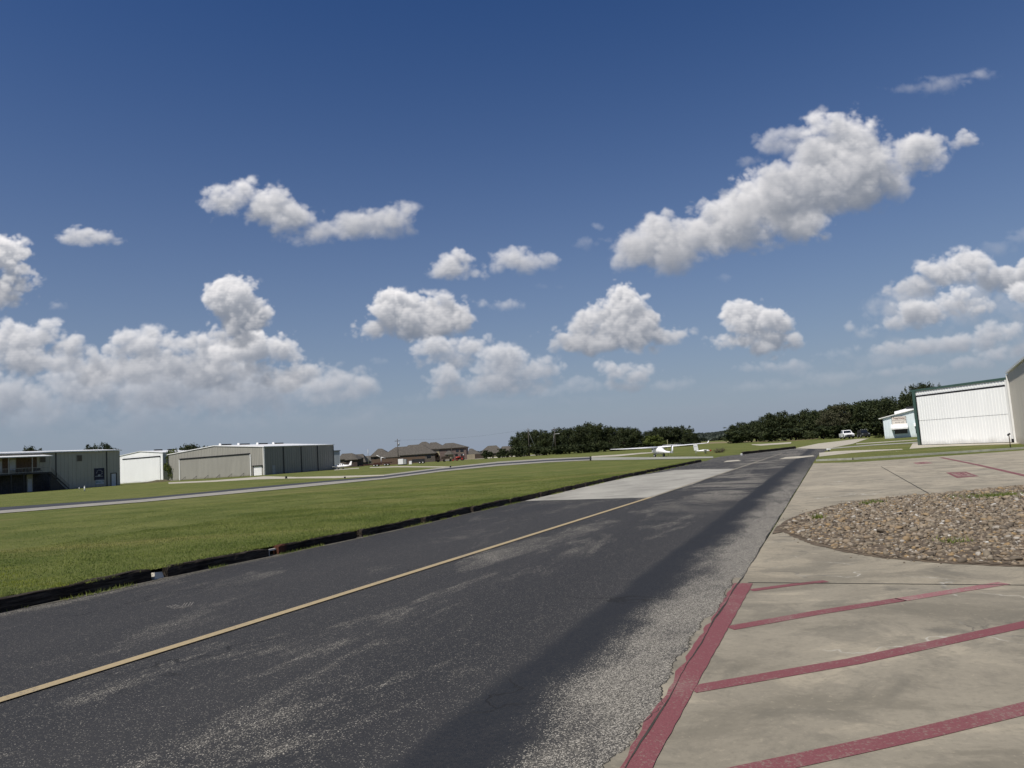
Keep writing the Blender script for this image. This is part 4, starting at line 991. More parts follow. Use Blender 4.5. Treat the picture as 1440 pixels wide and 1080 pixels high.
fs2 = Frame(A2, R_(25)); mb = MB(); fs2.box(mb, 0.02, 22, .01, .05, 0, zt2-.15); ribs(mb, fs2, 0, 22, 0, zt2-.15, 1.2, .06, .05, .05); build('side_wall', mb, siding('cream_metal', (.50, .49, .44)), root)
for k in (.28, .5, .72):
    p = f2.p(xp, -22*k, zp2+.15); mb = MB(); ff = Frame(p, R_(25)); ff.box(mb, -1.3, 1.3, -.3, .3, .0, .35); build('ridge_vent', mb, M_darkmetal, root)
# weedy bank at its foot
mb = MB(); n_ = 26; rr = random.Random(3); prof = [(0, 0), (.6, .45), (1.6, .75), (3.0, .5), (4.2, 0)]
pa_ = G(172, 677.6); pb_ = G(238, 677.6); D1 = base(203, 190); D2 = base(238.0, 196)
rings = []
for k in range(n_+1):
    t = k/n_; p = D1.lerp(D2, t); h = math.sin(math.pi*min(1, t*1.0+.02))**.5*(.45+.6*t); nrm = (D2-D1).normalized(); q = Vector((nrm.y, -nrm.x, 0))
    rings.append([p+q*(2-a)+Vector((0, 0, z*h*(1+rr.uniform(-.1, .1)))) for a, z in prof])
mb.loft(rings, cap=False, closed=False); bk = build('earth_bank', mb, flat('weedy_earth', (.115, .10, .055), .95, var=.4, scale=2.5), kind='structure')
# --- large beige hangar
A3 = base(372, 190); f3 = Frame(A3, R_(-65), flip=True); f3s = Frame(A3, R_(25))
L3 = solve_a(f3, 237); Dp3 = solve_a(f3s, 470)
ze3 = f3.hit(371.5, 628.6)[1]; zp3 = ze3+1.35
root = empty('hangar', A3, 'large beige hangar with a wide closed bifold door, shade-toned side wall and low gable roof', 'building')
mb = gable_shell(f3, L3, Dp3, ze3, zp3); sl3 = (zp3-ze3)/(L3/2)
ribs(mb, f3, 0, L3, 0, lambda a: ze3+sl3*min(a, L3-a)-.08, .6, .06, .035)
build('wall', mb, M_beige2, root)
mb = MB(); f3s.box(mb, .03, Dp3-.02, .0, .04, 0, ze3-.1); ribs(mb, f3s, 0, Dp3, 0, ze3-.1, .9, .06, .03, .04); build('side_wall', mb, M_taupe_shaded, root)  # siding colour darkened here, shade of the side turned from the sun painted in
build('roof', gable_roof(f3, L3, Dp3, ze3, zp3, over=.28, th=.2), M_roofw, root)
for x in (399, 424, 447):
    a = solve_a(f3s, x); mb = MB(); f3s.box(mb, a-.12, a+.12, .07, .2, .02, ze3-.12); build('downspout', mb, M_darkmetal, root)
a0 = solve_a(f3, 352.3); a1 = solve_a(f3, 254.2); zt_ = f3.hit(352, 636.9)[1]; zt_b = f3.hit(254, 645.3)[1]; ztm = (zt_+zt_b)/2
mb = MB(); f3.box(mb, a0, a1, .08, .16, .05, ztm-.3); ribs(mb, f3, a0, a1, .05, ztm-.3, .45, .05, .035, .16); build('hangar_door', mb, M_beige2, root)
mb = MB(); f3.box(mb, a0-.1, a1+.1, .05, .32, ztm-.28, ztm+.02); build('door_track', mb, M_blackt, root)
for a in (a0-.25, a1+.25): mb = MB(); f3.box(mb, a-.14, a+.14, .05, .22, 0, ztm-.3); build('door_jamb', mb, M_trimw, root)
for k in range(6):
    a = a0+(a1-a0)*(.08+.168*k); mb = MB(); mb.tube(f3.p(a, .22, .9), f3.p(a+.9, .75, .03), .05, .05, 6); build('door_strut', mb, M_darkmetal, root)
mb = plate(f3, 357.0, 656.0, 368.8, 671, .1, .06); a0, z0 = f3.hit(357, 656); a1, z1 = f3.hit(368.8, 671)
mb = MB(); f3.box(mb, min(a0, a1), max(a0, a1), .06, .1, .03, z0)
for k in range(1, 5): f3.box(mb, min(a0, a1)+.02, max(a0, a1)-.02, .101, .125, z0*k/5-.02, z0*k/5+.02)
build('roll_up_door', mb, M_roofw, root)
mb = MB(); lo_, hi_ = min(a0, a1), max(a0, a1); f3.box(mb, lo_-.3, hi_+.5, .04, .4, z0+.05, z0+.25); f3.box(mb, hi_+.02, hi_+.3, .04, .2, 0, z0+.045); build('door_hood', mb, M_darkmetal, root)
for f_, a in ((f3, .12), (f3s, .12), (f3, L3-.12), (f3s, Dp3-.12)):
    mb = MB(); f_.box(mb, a-.11, a+.11, .055, .12, 0, ze3-.12); build('corner_trim', mb, M_trimw if a < L3/2 else M_darkmetal, root)
mb = MB(); a0, z0 = f3s.hit(382.2, 654.5); a1, z1 = f3s.hit(387.2, 668); f3s.box(mb, a0, a1, .09, .14, .04, z0); build('door', mb, flat('grey_door', (.30, .31, .32), .6), root)
fr3 = Frame(f3.p(L3/2, 0, zp3+.17), R_(25))
for x0, x1 in ((309, 324.5), (335, 350), (361.5, 375.5), (384, 397.5)):
    a0 = solve_a(fr3, x0); a1 = solve_a(fr3, x1); a1 = min(a1, Dp3-.4)
    if a1-a0 < .5: continue
    mb = MB(); fr3.box(mb, a0+.3, a1, -.28, .28, .02, .36); v = build('ridge_vent', mb, M_darkmetal, root)
    mb = MB(); fr3.box(mb, a0, a0+.28, -.35, .35, 0, .55); build('cap', mb, M_roofw, v)
# --- small pale building behind it
A4 = base(466, 236); f4 = Frame(A4, R_(60)); L4 = solve_a(f4, 478.6); z4 = f4.hit(474, 634.0)[1]
root = empty('shed', A4, 'pale grey shed showing past the far corner of the large beige hangar', 'building')
mb = MB(); f4.box(mb, -3, L4, -8, 0, 0, z4-.1); ribs(mb, f4, -3, L4, 0, z4-.12, .7); build('wall', mb, siding('pale_grey_metal', (.40, .43, .46)), root)
mb = MB(); f4.box(mb, -3.2, L4+.2, -8.2, .25, z4-.1, z4+.18); build('roof', mb, flat('grey_roof', (.12, .125, .135), .6), root)

# --- white hangar with green trim on the right
A5 = base(1293.5, 60.5); B5 = base(1428.5, 51.2); d5 = (B5-A5); L5 = d5.length; az5 = math.atan2(d5.x, d5.y); f5 = Frame(A5, az5)
if f5.n.dot(CAM-A5) < 0: f5 = Frame(A5, az5, flip=True)
ze5 = f5.hit(1290, 549.5)[1]
root = empty('hangar', A5, 'white ribbed metal hangar with dark green roof edge and closed door, near the right side', 'building')
sp5 = L5/33
mb = MB(); f5.box(mb, 0, L5-.02, -11, 0, 0, ze5)
zd5 = f5.hit(1300, 553.6)[1]
zd5b = f5.hit(1408, 542.5)[1]; zd5 = (zd5+zd5b)/2
ribs(mb, f5, .3, L5, zd5+.05, ze5-.02, sp5, .035, .03)
wl = build('wall', mb, M_white, root)
mb = MB(); f5.box(mb, .42, L5-.18, .06, .14, .05, zd5-.16)
a = .42+sp5*.5
while a < L5-.2: f5.box(mb, a-.016, a+.016, .14, .165, .05, zd5*.488); f5.box(mb, a-.016, a+.016, .14, .165, zd5*.492, zd5-.16); a += sp5
build('hangar_door', mb, M_white, root)
mb = MB(); f5.box(mb, .3, L5-.16, .02, .10, zd5-.14, zd5-.02); f5.box(mb, .25, .40, .01, .10, .0, zd5-.145); f5.box(mb, .43, L5-.19, .145, .152, zd5*.4885, zd5*.4915); build('door_track', mb, M_blackt, root)
mb = MB(); f5.box(mb, -.02, .24, .02, .16, 0, ze5-.06); build('corner_trim', mb, M_greygreen, root)
mb = MB(); f5.box(mb, L5-.15, L5-.02, .02, .14, 0, ze5-.06); build('corner_trim', mb, M_trimw, root)
mb = MB(); b = [f5.p(-.35, .04, ze5-.02), f5.p(L5-.02, .04, ze5-.02), f5.p(L5-.02, -6, ze5+.25), f5.p(-.35, -6, ze5+.25)]
mb.hexa(b, [v+Vector((0, 0, .14)) for v in b]); b = [f5.p(-.35, -6, ze5+.25), f5.p(L5-.02, -6, ze5+.25), f5.p(L5-.02, -11.2, ze5-.02), f5.p(-.35, -11.2, ze5-.02)]; mb.hexa(b, [v+Vector((0, 0, .14)) for v in b])
build('roof', mb, M_greygreen, root)
mb = MB(); f5.box(mb, -.36, L5-.03, .045, .075, ze5-.05, ze5+.12); build('gutter', mb, M_greygreen, root)
# --- beige hangar cut by the right frame edge
A6 = base(1429.5, 51.0); B6 = base(1462, 38.5); d6 = B6-A6; L6 = d6.length; f6 = Frame(A6, math.atan2(d6.x, d6.y))
if f6.n.dot(CAM-A6) < 0: f6 = Frame(A6, math.atan2(d6.x, d6.y), flip=True)
ze6 = at(1413, 526, 51).z; ze6b = ze6
root = empty('hangar', A6, 'tall beige hangar with white roof edge, cut off by the right frame edge', 'building')
mb = MB(); b = [f6.p(0.02, 0, 0), f6.p(L6, 0, 0), f6.p(L6, -14, 0), f6.p(0.02, -14, 0)]; mb.hexa(b, [b[0]+Vector((0, 0, ze6)), b[1]+Vector((0, 0, ze6b)), b[2]+Vector((0, 0, ze6b)), b[3]+Vector((0, 0, ze6))])
a = .3
while a < L6-.1: z = ze6+(ze6b-ze6)*a/L6; f6.box(mb, a-.02, a+.02, .0, .012, .0, z-.05); a += .6
build('wall', mb, M_beige, root)
mb = MB(); b = [f6.p(-.02, .12, ze6+.02), f6.p(L6+.12, .12, ze6b+.02), f6.p(L6+.12, -14, ze6b+.02), f6.p(-.02, -14, ze6+.02)]; mb.hexa(b, [v+Vector((0, 0, .13)) for v in b]); build('roof', mb, M_roofw, root)
f6f = Frame(f6.p(L6, 0, 0), math.atan2(-f6.n.x, -f6.n.y)); 
if f6f.n.dot(CAM-f6f.o) < 0: f6f = Frame(f6f.o, math.atan2(-f6.n.x, -f6.n.y), flip=True)
mb = MB(); f6f.box(mb, 0, 13.9, .01, .06, 0, ze6b-.05); ribs(mb, f6f, 0, 13.9, 0, ze6b-.1, .4, .035, .03, .06); build('front_panel', mb, M_white, root)
mb = MB(); f6f.box(mb, .0, .16, .061, .12, 0, ze6b-.06); build('corner_trim', mb, M_trimw, root)
mb = MB(); f6.box(mb, .02, .14, .01, .13, .0, ze6-.05); build('corner_trim', mb, M_trimw, root)
mb = MB(); f6.box(mb, .0, .16, .14, .28, .0, .28); build('downspout', mb, M_blackt, root)
# --- pale blue workshop with awning
A7 = base(1244.5, 108); f7 = Frame(A7, R_(118)); 
if f7.n.y > 0: f7 = Frame(A7, R_(118), flip=True)
L7 = 13.0; ze7 = f7.hit(1240, 588.2)[1]; zr7 = f7.hit(1285, 576.3)[1]; ar7 = f7.hit(1285, 576.3)[0]; zp7 = ze7+(zr7-ze7)/ar7*(L7/2)
root = empty('workshop', A7, 'pale blue metal workshop with a white awning over a dark window', 'building')
mb = gable_shell(f7, L7, 9, ze7, zp7); s7 = (zp7-ze7)/(L7/2); ribs(mb, f7, 0, L7, 0, lambda a: ze7+s7*min(a, L7-a)-.05, .42, .05, .03); build('wall', mb, M_paleblue, root)
build('roof', gable_roof(f7, L7, 9, ze7, zp7, over=.55, th=.10, over_f=.3), M_roofw, root)
mb = MB(); a0 = 1.6; za = ze7+s7*1.6; b = [f7.p(a0, -2, za+.1), f7.p(L7/2, -2, zp7+.1), f7.p(L7/2, -7, zp7+.1), f7.p(a0, -7, za+.1)]; mb.hexa(b, [v+Vector((0, 0, .42)) for v in b]); rv = build('roof_monitor', mb, M_roofw, root)
mb = MB(); ff = f7.p(3.2, -1.98, 0); f7.box(mb, 3.2, 4.2, -1.995, -1.97, za+.45+s7*1.6, za+.62+s7*2.2); build('vent', mb, M_darkmetal, rv)
a0, z0 = f7.hit(1257.5, 601.5); a1, z1 = f7.hit(1276.5, 609.2)
wn = build('window', (lambda m_: (f7.box(m_, a0, a1, .02, .06, z1, z0), m_)[1])(MB()), M_glass, root)
mb = MB(); f7.box(mb, a0-.06, a0-.003, .0, .09, z1-.06, z0+.06); f7.box(mb, a1+.003, a1+.06, .0, .09, z1-.06, z0+.06); f7.box(mb, a0-.003, a1+.003, .0, .09, z1-.06, z1-.003); build('frame', mb, M_paleblue, wn)
a0, z0 = f7.hit(1252.6, 597.3); a1, z1 = f7.hit(1276.6, 600.5); mb = MB()
dA = 1.25; th = .03; b = [f7.p(a0, .03, z0), f7.p(a1, .03, z0), f7.p(a1, dA, z1-.05), f7.p(a0, dA, z1-.05)]; mb.hexa(b, [v+Vector((0, 0, th)) for v in b])
b2 = [f7.p(a0, dA-.02, z1-.22), f7.p(a1, dA-.02, z1-.22), f7.p(a1, dA+.01, z1-.22), f7.p(a0, dA+.01, z1-.22)]; mb.hexa(b2, [v+Vector((0, 0, .165)) for v in b2])
for a in (a0, a1-.03):
    q = [f7.p(a, .05, z0-.005), f7.p(a, dA-.03, z1-.06), f7.p(a, .05, z1-.06)]; mb.face(q); mb.face([v+f7.u*.03 for v in q])
build('awning', mb, M_roofw, root)
for (x0, y0, x1, y1) in ((1285.2, 580.0, 1288.6, 588.5), (1287, 600, 1293, 609)):
    a0, z0 = f7.hit(x0, y0); a1, z1 = f7.hit(x1, y1); mb = MB(); f7.box(mb, a0, a1, .02, .06, z1, z0); build('window', mb, M_glass, root)
a0, z0 = f7.hit(1285, 595.5); a1, z1 = f7.hit(1295, 598.8); mb = MB(); b = [f7.p(a0, .03, z0), f7.p(a1, .03, z0), f7.p(a1, .9, z1), f7.p(a0, .9, z1)]; mb.hexa(b, [v+Vector((0, 0, .05)) for v in b]); build('awning', mb, M_roofw, root)
a0, z0 = f7.hit(1253.2, 586.2); a1, z1 = f7.hit(1275.0, 596.2); zm = (z0+z1)/2+.02
sg = empty('sign', f7.p(a0, .1, z1), 'white framed two-panel sign with red and black lettering above the awning', 'sign')
mb = MB(); f7.box(mb, a0, a1, .04, .09, z1, z0); build('frame', mb, flat('sign_frame', (.20, .19, .18), .6), sg)
M_cream = flat('sign_cream', (.62, .58, .52), .6)
mb = MB(); f7.box(mb, a0+.05, a1-.05, .091, .10, zm+.03, z0-.05); build('upper_panel', mb, M_cream, sg)
mb = MB(); f7.box(mb, a0+.05, a1-.05, .091, .10, z1+.05, zm-.03); build('lower_panel', mb, M_cream, sg)
up7 = Vector((0, 0, 1)); rt7 = f7.u if f7.u.x > 0 else -f7.u
wS = abs(a1-a0); M_redink = flat('maroon_ink', (.10, .02, .015), .6); M_bl = flat('black_ink', (.03, .03, .03), .6)
letters('lettering', 'Texas', M_redink, sg, f7.p(a0+(a1-a0)*.29, .105, (zm+z0)/2), rt7, up7, .42, wS*.36, .004, True)
letters('lettering', 'Aviation', M_redink, sg, f7.p(a0+(a1-a0)*.70, .105, (zm+z0)/2), rt7, up7, .42, wS*.42, .004, True)
letters('lettering', '830-981-2345', M_bl, sg, f7.p(a0+(a1-a0)*.55, .105, (zm+z1)/2), rt7, up7, .26, wS*.6, .004)

# --- houses beyond the field
def house(px0, px1, D, ye, yr, rx0, rx1, label, depth=11, wall=None, ywin=None, gable=None, windows=(), name='house'):
    """hip-roofed house facing the camera: eave pixels, ridge pixels"""
    wall = wall or M_brick; a = at(px0, ye, D); b_ = at(px1, ye, D); ze = (a.z+b_.z)/2; zr = (at(rx0, yr, D+depth/2).z+at(rx1, yr, D+depth/2).z)/2
    o = Vector((a.x, D, 0)); u = Vector((1, 0, 0)); L = b_.x-a.x; ov = .5
    f = Frame(o, R_(90)); f = f if f.n.y < 0 else Frame(o, R_(90), flip=True)
    rt = empty(name, o, label, 'house', 'houses beyond the airfield')
    mb = MB(); f.box(mb, ov, L-ov, -depth+ov, -ov, 0, ze); build('wall', mb, wall, rt)
    r0 = at(rx0, yr, D+depth/2).x-a.x; r1 = at(rx1, yr, D+depth/2).x-a.x
    mb = MB(); c = [f.p(0, 0, ze), f.p(L, 0, ze), f.p(L, -depth, ze), f.p(0, -depth, ze)]; A = f.p(r0, -depth/2, zr); B = f.p(r1, -depth/2, zr)
    c2 = [v-Vector((0, 0, .22)) for v in c]
    mb.face([c[0], c[1], B, A]); mb.face([c[1], c[2], B]); mb.face([c[2], c[3], A, B]); mb.face([c[3], c[0], A])
    mb.face([c2[3], c2[2], c2[1], c2[0]])
    for i in range(4): j = (i+1) % 4; mb.face([c2[i], c2[j], c[j], c[i]])
    build('roof', mb, M_shingle, rt)
    for (x0, y0, x1, y1) in windows:
        fw = Frame(f.p(0, -ov, 0), R_(90)); fw = fw if fw.n.y < 0 else Frame(fw.o, R_(90), flip=True)
        a0, z0 = fw.hit(x0, y0); a1, z1 = fw.hit(x1, y1); mb = MB(); fw.box(mb, a0, a1, .01, .05, z1, z0); w = build('window', mb, M_glass, rt)
        mb = MB(); fw.box(mb, a0-.12, a1+.12, .0, .09, z1-.14, z1-.003); build('sill', mb, M_stucco, w)
    return rt, f
H = house
H(474, 505, 300, 645.2, 637.6, 481, 495, 'low grey-roofed house beside the pale shed, with a dark gabled porch', windows=((484, 647.5, 488, 650.5), (497, 648, 500, 651)))
rt, f = H(484.5, 503.5, 292, 646.2, 640, 492, 496, 'dark gabled porch house in front of the low grey roof beside the shed', depth=8, wall=flat('dark_brick', (.07, .05, .045), .9), name='house')
H(497, 514.5, 330, 650.0, 638.6, 500, 510.5, 'plain grey hip-roofed house left of the thin light pole')
H(515, 529, 345, 648, 641, 514, 522, 'partly hidden house roof behind the thin light pole')
H(519.5, 549, 318, 641.3, 630.9, 531.5, 537, 'house with a tall pointed hip roof right of the thin light pole', windows=((526, 643.5, 530, 646),))
H(533, 582, 300, 642.2, 628.2, 556, 574, 'long one-storey house behind the utility pole with the transformer', depth=14, windows=((556, 645, 560, 648), (566, 644.5, 571, 648)))
H(560, 613, 286, 638.6, 625.3, 574, 593, 'wide brown house behind the white tank trailer', depth=15, windows=((583, 640.5, 588, 644), (600, 640, 606, 645)))
H(578, 612, 300, 631.2, 621.2, 593.5, 599, 'two-storey house with the highest pointed roof in the row', depth=13)
rt, f = H(601, 627, 293, 631.0, 622.0, 605, 613.5, 'two-storey house with a cream gable beside the highest roof', depth=12, wall=flat('cream_siding', (.40, .36, .24), .9), windows=((617.5, 631.8, 625.8, 636), (603, 640, 607, 643), (612, 640, 616, 643)))
rt, f = H(616, 657, 286, 629.6, 623.0, 626, 637.5, 'two-storey brown house at the right end of the close row', depth=13, wall=flat('mauve_brick', (.15, .11, .10), .9), windows=((641, 632, 645, 636), (647, 631.5, 652, 636), (640, 638.5, 644, 642), (648, 638.5, 653, 642.5)))
H(624, 638, 276, 638.8, 633.8, 629.5, 632, 'small stone-fronted porch roof before the two-storey brown house', depth=6, wall=M_stucco, windows=((628, 640, 630, 643),))
H(657, 676, 380, 638.5, 630.8, 660, 664, 'far grey roof just right of the two-storey brown house')
H(672, 709, 400, 637.3, 626.6, 686, 698, 'far wide grey roof with a flat-topped ridge')
H(699, 737, 420, 636.3, 627.2, 706, 724, 'far grey roof running behind the edge of the trees')
def fence_run(px0, px1, D, yt, label, mat, post=True):
    a = base(px0, D); b_ = base(px1, D); zt = at((px0+px1)/2, yt, D).z; d = b_-a; L = d.length; f = Frame(a, math.atan2(d.x, d.y))
    rt = empty('fence', a, label, 'fence'); mb = MB(); n = int(L/.28)
    for k in range(n): f.box(mb, L*k/n+.01, L*(k+1)/n-.01, -.01+.004*(k % 2), .02+.004*(k % 2), .02, zt-.03*(k % 3 == 0))
    build('panel', mb, mat, rt)
    k = 0.
    while k < L: mb = MB(); f.box(mb, k-.06, k+.06, -.14, -.02, 0, zt+.05); build('post', mb, mat, rt); k += 2.6
fence_run(524, 598, 270, 643.8, 'brown cedar fence behind the flatbed and the white tank', M_fencew)
fence_run(657, 668, 270, 638.9, 'short pale wall right of the red tractor', M_stucco)
fence_run(667, 682, 285, 638.4, 'dark wooden fence between the pale wall and the first bush', flat('old_fence', (.06, .045, .035), .9))
# ================================================================== TREES
def mat_leaf(name, a, b2, c3):
    m, nt, b = newmat(name); N = NT(nt)
    r = N.n('ShaderNodeAttribute', attribute_name='rnd').outputs['Fac']; oi = N.n('ShaderNodeObjectInfo')
    c = N.mix(N.step(r, .2, .95), a, b2); c = N.mix(N.m('MULTIPLY', N.step(r, .8, 1.0), .6), c, c3)
    c = N.mix(N.m('MULTIPLY', oi.outputs['Random'], .45), c, [x*.62 for x in a])
    nz = N.noise(N.obj(), .55, 3, .6); c = N.mix(N.m('MULTIPLY', N.step(nz, .46, .62), .55), c, c3)
    N.l(c, b.inputs['Base Color']); b.inputs['Roughness'].default_value = .65; b.inputs['Specular IOR Level'].default_value = .2
    tr = N.n('ShaderNodeBsdfTranslucent'); N.l(c, tr.inputs[0]); ms = N.n('ShaderNodeMixShader'); ms.inputs[0].default_value = .2
    N.l(b.outputs[0], ms.inputs[1]); N.l(tr.outputs[0], ms.inputs[2]); N.l(ms.outputs[0], nt.nodes['Material Output'].inputs[0]); return m
M_leaf = mat_leaf('oak_leaves', (.020, .029, .011), (.046, .062, .023), (.080, .092, .034))
M_leafy = mat_leaf('yellow_green_leaves', (.050, .072, .014), (.095, .12, .025), (.15, .17, .04))
M_leafg = mat_leaf('olive_leaves', (.045, .050, .022), (.085, .085, .045), (.14, .13, .08))
M_bark = flat('bark', (.07, .055, .042), .95, var=.35, scale=6)
def leafcloud(puffs, n, size, seed, gap=.0):
    """leaf clumps spread through the volume of a few dozen uneven puffs; returns V, F, rnd"""
    r = np.random.default_rng(seed); P = []; Nn = []
    w = np.array([p[3]**2 for p in puffs]); w = w/w.sum()
    for (x, y, z, rad), ww in zip(puffs, w):
        k = int(n*ww)+4; d = r.normal(size=(k, 3)); d /= np.linalg.norm(d, axis=1)[:, None]
        lump = 1+.22*np.sin(d[:, 0]*5+x)*np.sin(d[:, 2]*6+y)+.12*np.sin(d[:, 1]*11+z)
        q = rad*lump*(r.random(k)**.28); P.append(np.stack([x+d[:, 0]*q, y+d[:, 1]*q, z+d[:, 2]*q*.8], 1)); Nn.append(d)
    P = np.concatenate(P); Nn = np.concatenate(Nn); k = len(P)
    Nn = Nn+r.normal(0, .7, (k, 3)); Nn /= np.linalg.norm(Nn, axis=1)[:, None]
    t = np.cross(Nn, r.normal(size=(k, 3))); t /= np.linalg.norm(t, axis=1)[:, None]; bt = np.cross(Nn, t)
    s = size*r.uniform(.45, 1.25, k)[:, None]
    V = np.stack([P-t*s*.6, P+bt*s*.45-t*s*.05, P+t*s*.65, P-bt*s*.5+t*s*.1], 1).reshape(-1, 3)
    return V, np.arange(4*k).reshape(-1, 4), np.repeat(np.clip(r.random(k), 0, 1), 4)
def make_tree(h, w, seed, mat, leaves=3600, size=.30, low=.12, bush=False):
    rr = random.Random(seed); puffs = []
    k = 26 if not bush else 14
    for i in range(k):
        t = rr.random(); a = rr.uniform(0, 2*math.pi); z = h*(low+.12+(.80-low)*t)
        prof = math.sin(math.pi*min(1, (.16+.80*t)))**.6*(1-.25*t); R0 = w/2*prof*rr.uniform(.25, .92); pr = w*rr.uniform(.09, .19)*(1-.25*t)
        puffs.append((math.cos(a)*R0, math.sin(a)*R0, z, pr))
    for i in range(5): puffs.append((rr.uniform(-.12, .12)*w, rr.uniform(-.12, .12)*w, h*rr.uniform(.4, .8), w*.2))
    for i in range(4): puffs.append((rr.uniform(-.3, .3)*w, rr.uniform(-.3, .3)*w, h*rr.uniform(.84, .95), w*rr.uniform(.05, .1)))
    V, F, a = leafcloud(puffs, leaves, size, seed)
    V[:, 2] = np.maximum(V[:, 2], .05)
    crown = npmesh('crown', V, F, mat, {'rnd': a})
    mb = MB(); tr = .028*h; top = Vector((rr.uniform(-.3, .3), rr.uniform(-.3, .3), h*.42))
    mb.tube((0, 0, -.1), top*.5, tr*1.25, tr, 8); mb.tube(top*.5, top, tr, tr*.7, 8)
    for i in range(6):
        p = puffs[rr.randrange(k)]; mb.tube(top*rr.uniform(.55, 1), Vector(p[:3]), tr*.45, tr*.12, 5)
    trunk = build('trunk', mb, M_bark)
    return crown, trunk
protos = {}
def proto(kind):
    if kind not in protos:
        K, i = kind
        if K == 'oak': c = make_tree(8, 8.6+.7*(i % 3), 100+i, M_leaf, 5200, .30, .02)
        elif K == 'tall': c = make_tree(10, 8.5, 130+i, M_leaf, 5600, .32, .04)
        elif K == 'yellow': c = make_tree(5, 5.2, 150, M_leafy, 3600, .24, .02)
        elif K == 'olive': c = make_tree(9, 8.0, 160+i, M_leafg, 4600, .30, .03)
        else: c = make_tree(2.4, 3.4, 170+i, M_leaf, 1500, .22, .0, True)
        for o in c: C.objects.unlink(o)
        protos[kind] = c
    return protos[kind]
def tree(kind, px, D, ytop, label, width=None, group=None, name='oak_tree', seed=0, ang=None):
    p = base(px, D); z = at(px, ytop, D).z; c, t = proto(kind); h0 = max(v.co.z for v in c.data.vertices)
    sz = z/h0; sx = sz if width is None else width/(2*max(abs(v.co.x) for v in c.data.vertices))
    rt = empty(name, p, label, 'bush' if kind[0] == 'bush' else 'tree', group); rt.rotation_euler = (0, 0, random.Random(seed).uniform(0, 6.28) if ang is None else ang); rt.scale = (sx, sx, sz)
    for o in (c, t):
        q = o.copy(); q.name = o.name.split('.')[0]; C.objects.link(q); q.parent = rt; q.location = (0, 0, 0)
    return rt
def interp(prof, x):
    for (x0, y0), (x1, y1) in zip(prof[:-1], prof[1:]):
        if x0 <= x <= x1: return y0+(y1-y0)*(x-x0)/(x1-x0)
    return prof[0][1] if x < prof[0][0] else prof[-1][1]
ORD = lambda k: (ordn+['twenty-first', 'twenty-second', 'twenty-third', 'twenty-fourth', 'twenty-fifth', 'twenty-sixth', 'twenty-seventh', 'twenty-eighth', 'twenty-ninth', 'thirtieth'])[k]
# the middle tree line
profM = [(722, 613), (735, 606), (750, 605), (762, 604), (774, 606), (788, 601), (799, 599), (806, 605), (816, 596), (829, 592.8), (842, 594), (852, 599), (866, 599), (880, 597.5), (893, 600), (904, 606), (912, 605), (920, 601), (935, 598), (948, 597), (961, 596.5), (972, 603), (984, 611)]
k = 0
for i, x in enumerate(np.arange(727, 986, 9.4)):
    x = float(x)+random.uniform(-2, 2); D = 262-42*min(1, (x-722)/120.)+random.uniform(-4, 4)+(9 if i % 2 else 0)
    y = interp(profM, x)+random.uniform(-1.5, 1.5)+(0 if i % 2 else 1)
    side = 'left of the aircraft wing' if x < 852 else ('behind the left wing' if x < 918 else 'behind the right wing')
    tree(('oak', i % 6), x, D, y, 'dark evergreen oak, %s from the left in the middle tree line' % ORD(i), None if i else 6.5, 'oaks of the middle tree line', seed=i)
for i, x in enumerate(np.arange(735, 985, 17)):
    tree(('bush', i % 3), float(x)+random.uniform(-4, 4), 232-16*min(1, (x-722)/120.), 628-(x-735)*.022+random.uniform(-2, 1), 'low dark bush at the foot of the middle tree line, %s from its left end' % ORD(i), random.uniform(5, 8), 'bushes along the middle tree line', name='bush', seed=i+40)
for i, (x, y, w, yb) in enumerate([(683, 632.5, 3.4, 1), (690, 634.5, 3, 1), (707, 630.0, 4.2, 1), (713, 633, 3.4, 1), (725.5, 630.5, 4.5, 1), (738, 631, 4.4, 1), (702, 635, 2.6, 1)]):
    tree(('bush', i % 3), x, 250, y, ['round dark bush in front of the dark fence', 'small bush right of the round dark bush', 'tallest bush in front of the far grey roofs', 'bush leaning on the right of the tallest bush', 'bush at the left foot of the first oak', 'bush right before the tall utility pole', 'smallest bush left of the tallest bush'][i], w, 'bushes before the far roofs', name='bush', seed=70+i)
tree(('yellow', 0), 921, 196, 611.2, 'bright yellow-green tree behind the white aircraft', 6.4, name='tree', seed=2)
tree(('yellow', 0), 934, 200, 619, 'low yellow-green tree right of the bright one, behind the aircraft fin', 3.6, name='tree', seed=3)
# trees right of the gap
profR = [(1036, 597.5), (1048, 595.5), (1060, 593.5), (1072, 591), (1084, 583), (1094, 578.5), (1104, 580.5), (1112, 585.5), (1120, 582.5), (1133, 577), (1146, 575.5), (1160, 575), (1172, 571), (1184, 570), (1196, 565), (1210, 563), (1226, 562), (1244, 560), (1262, 558.5), (1286, 555)]
for i, x in enumerate(np.arange(1037, 1300, 9.2)):
    x = float(x)+random.uniform(-2, 2); D = (215 if x < 1080 else 190 if x < 1150 else 168)+random.uniform(-5, 5)+(8 if i % 2 else 0)
    y = interp(profR, x)+random.uniform(-2.2, 1.8)+(-1.5 if i % 2 else .5)
    side = 'beyond the pale gravel patch' if x < 1120 else ('left of the white pickup' if x < 1180 else ('behind the parked pickup and dark car' if x < 1235 else 'behind the pale blue workshop'))
    kd = ('olive', i % 2) if 16 <= i <= 17 and i % 2 == 0 else ('oak', i % 6)
    tree(kd, x, D, y, '%s oak, %s from the left in the right tree line' % ('grey-olive' if kd[0] == 'olive' else 'dark evergreen', ORD(i)), 8.5 if x > 1080 else 8, 'oaks of the right tree line', seed=i+200)
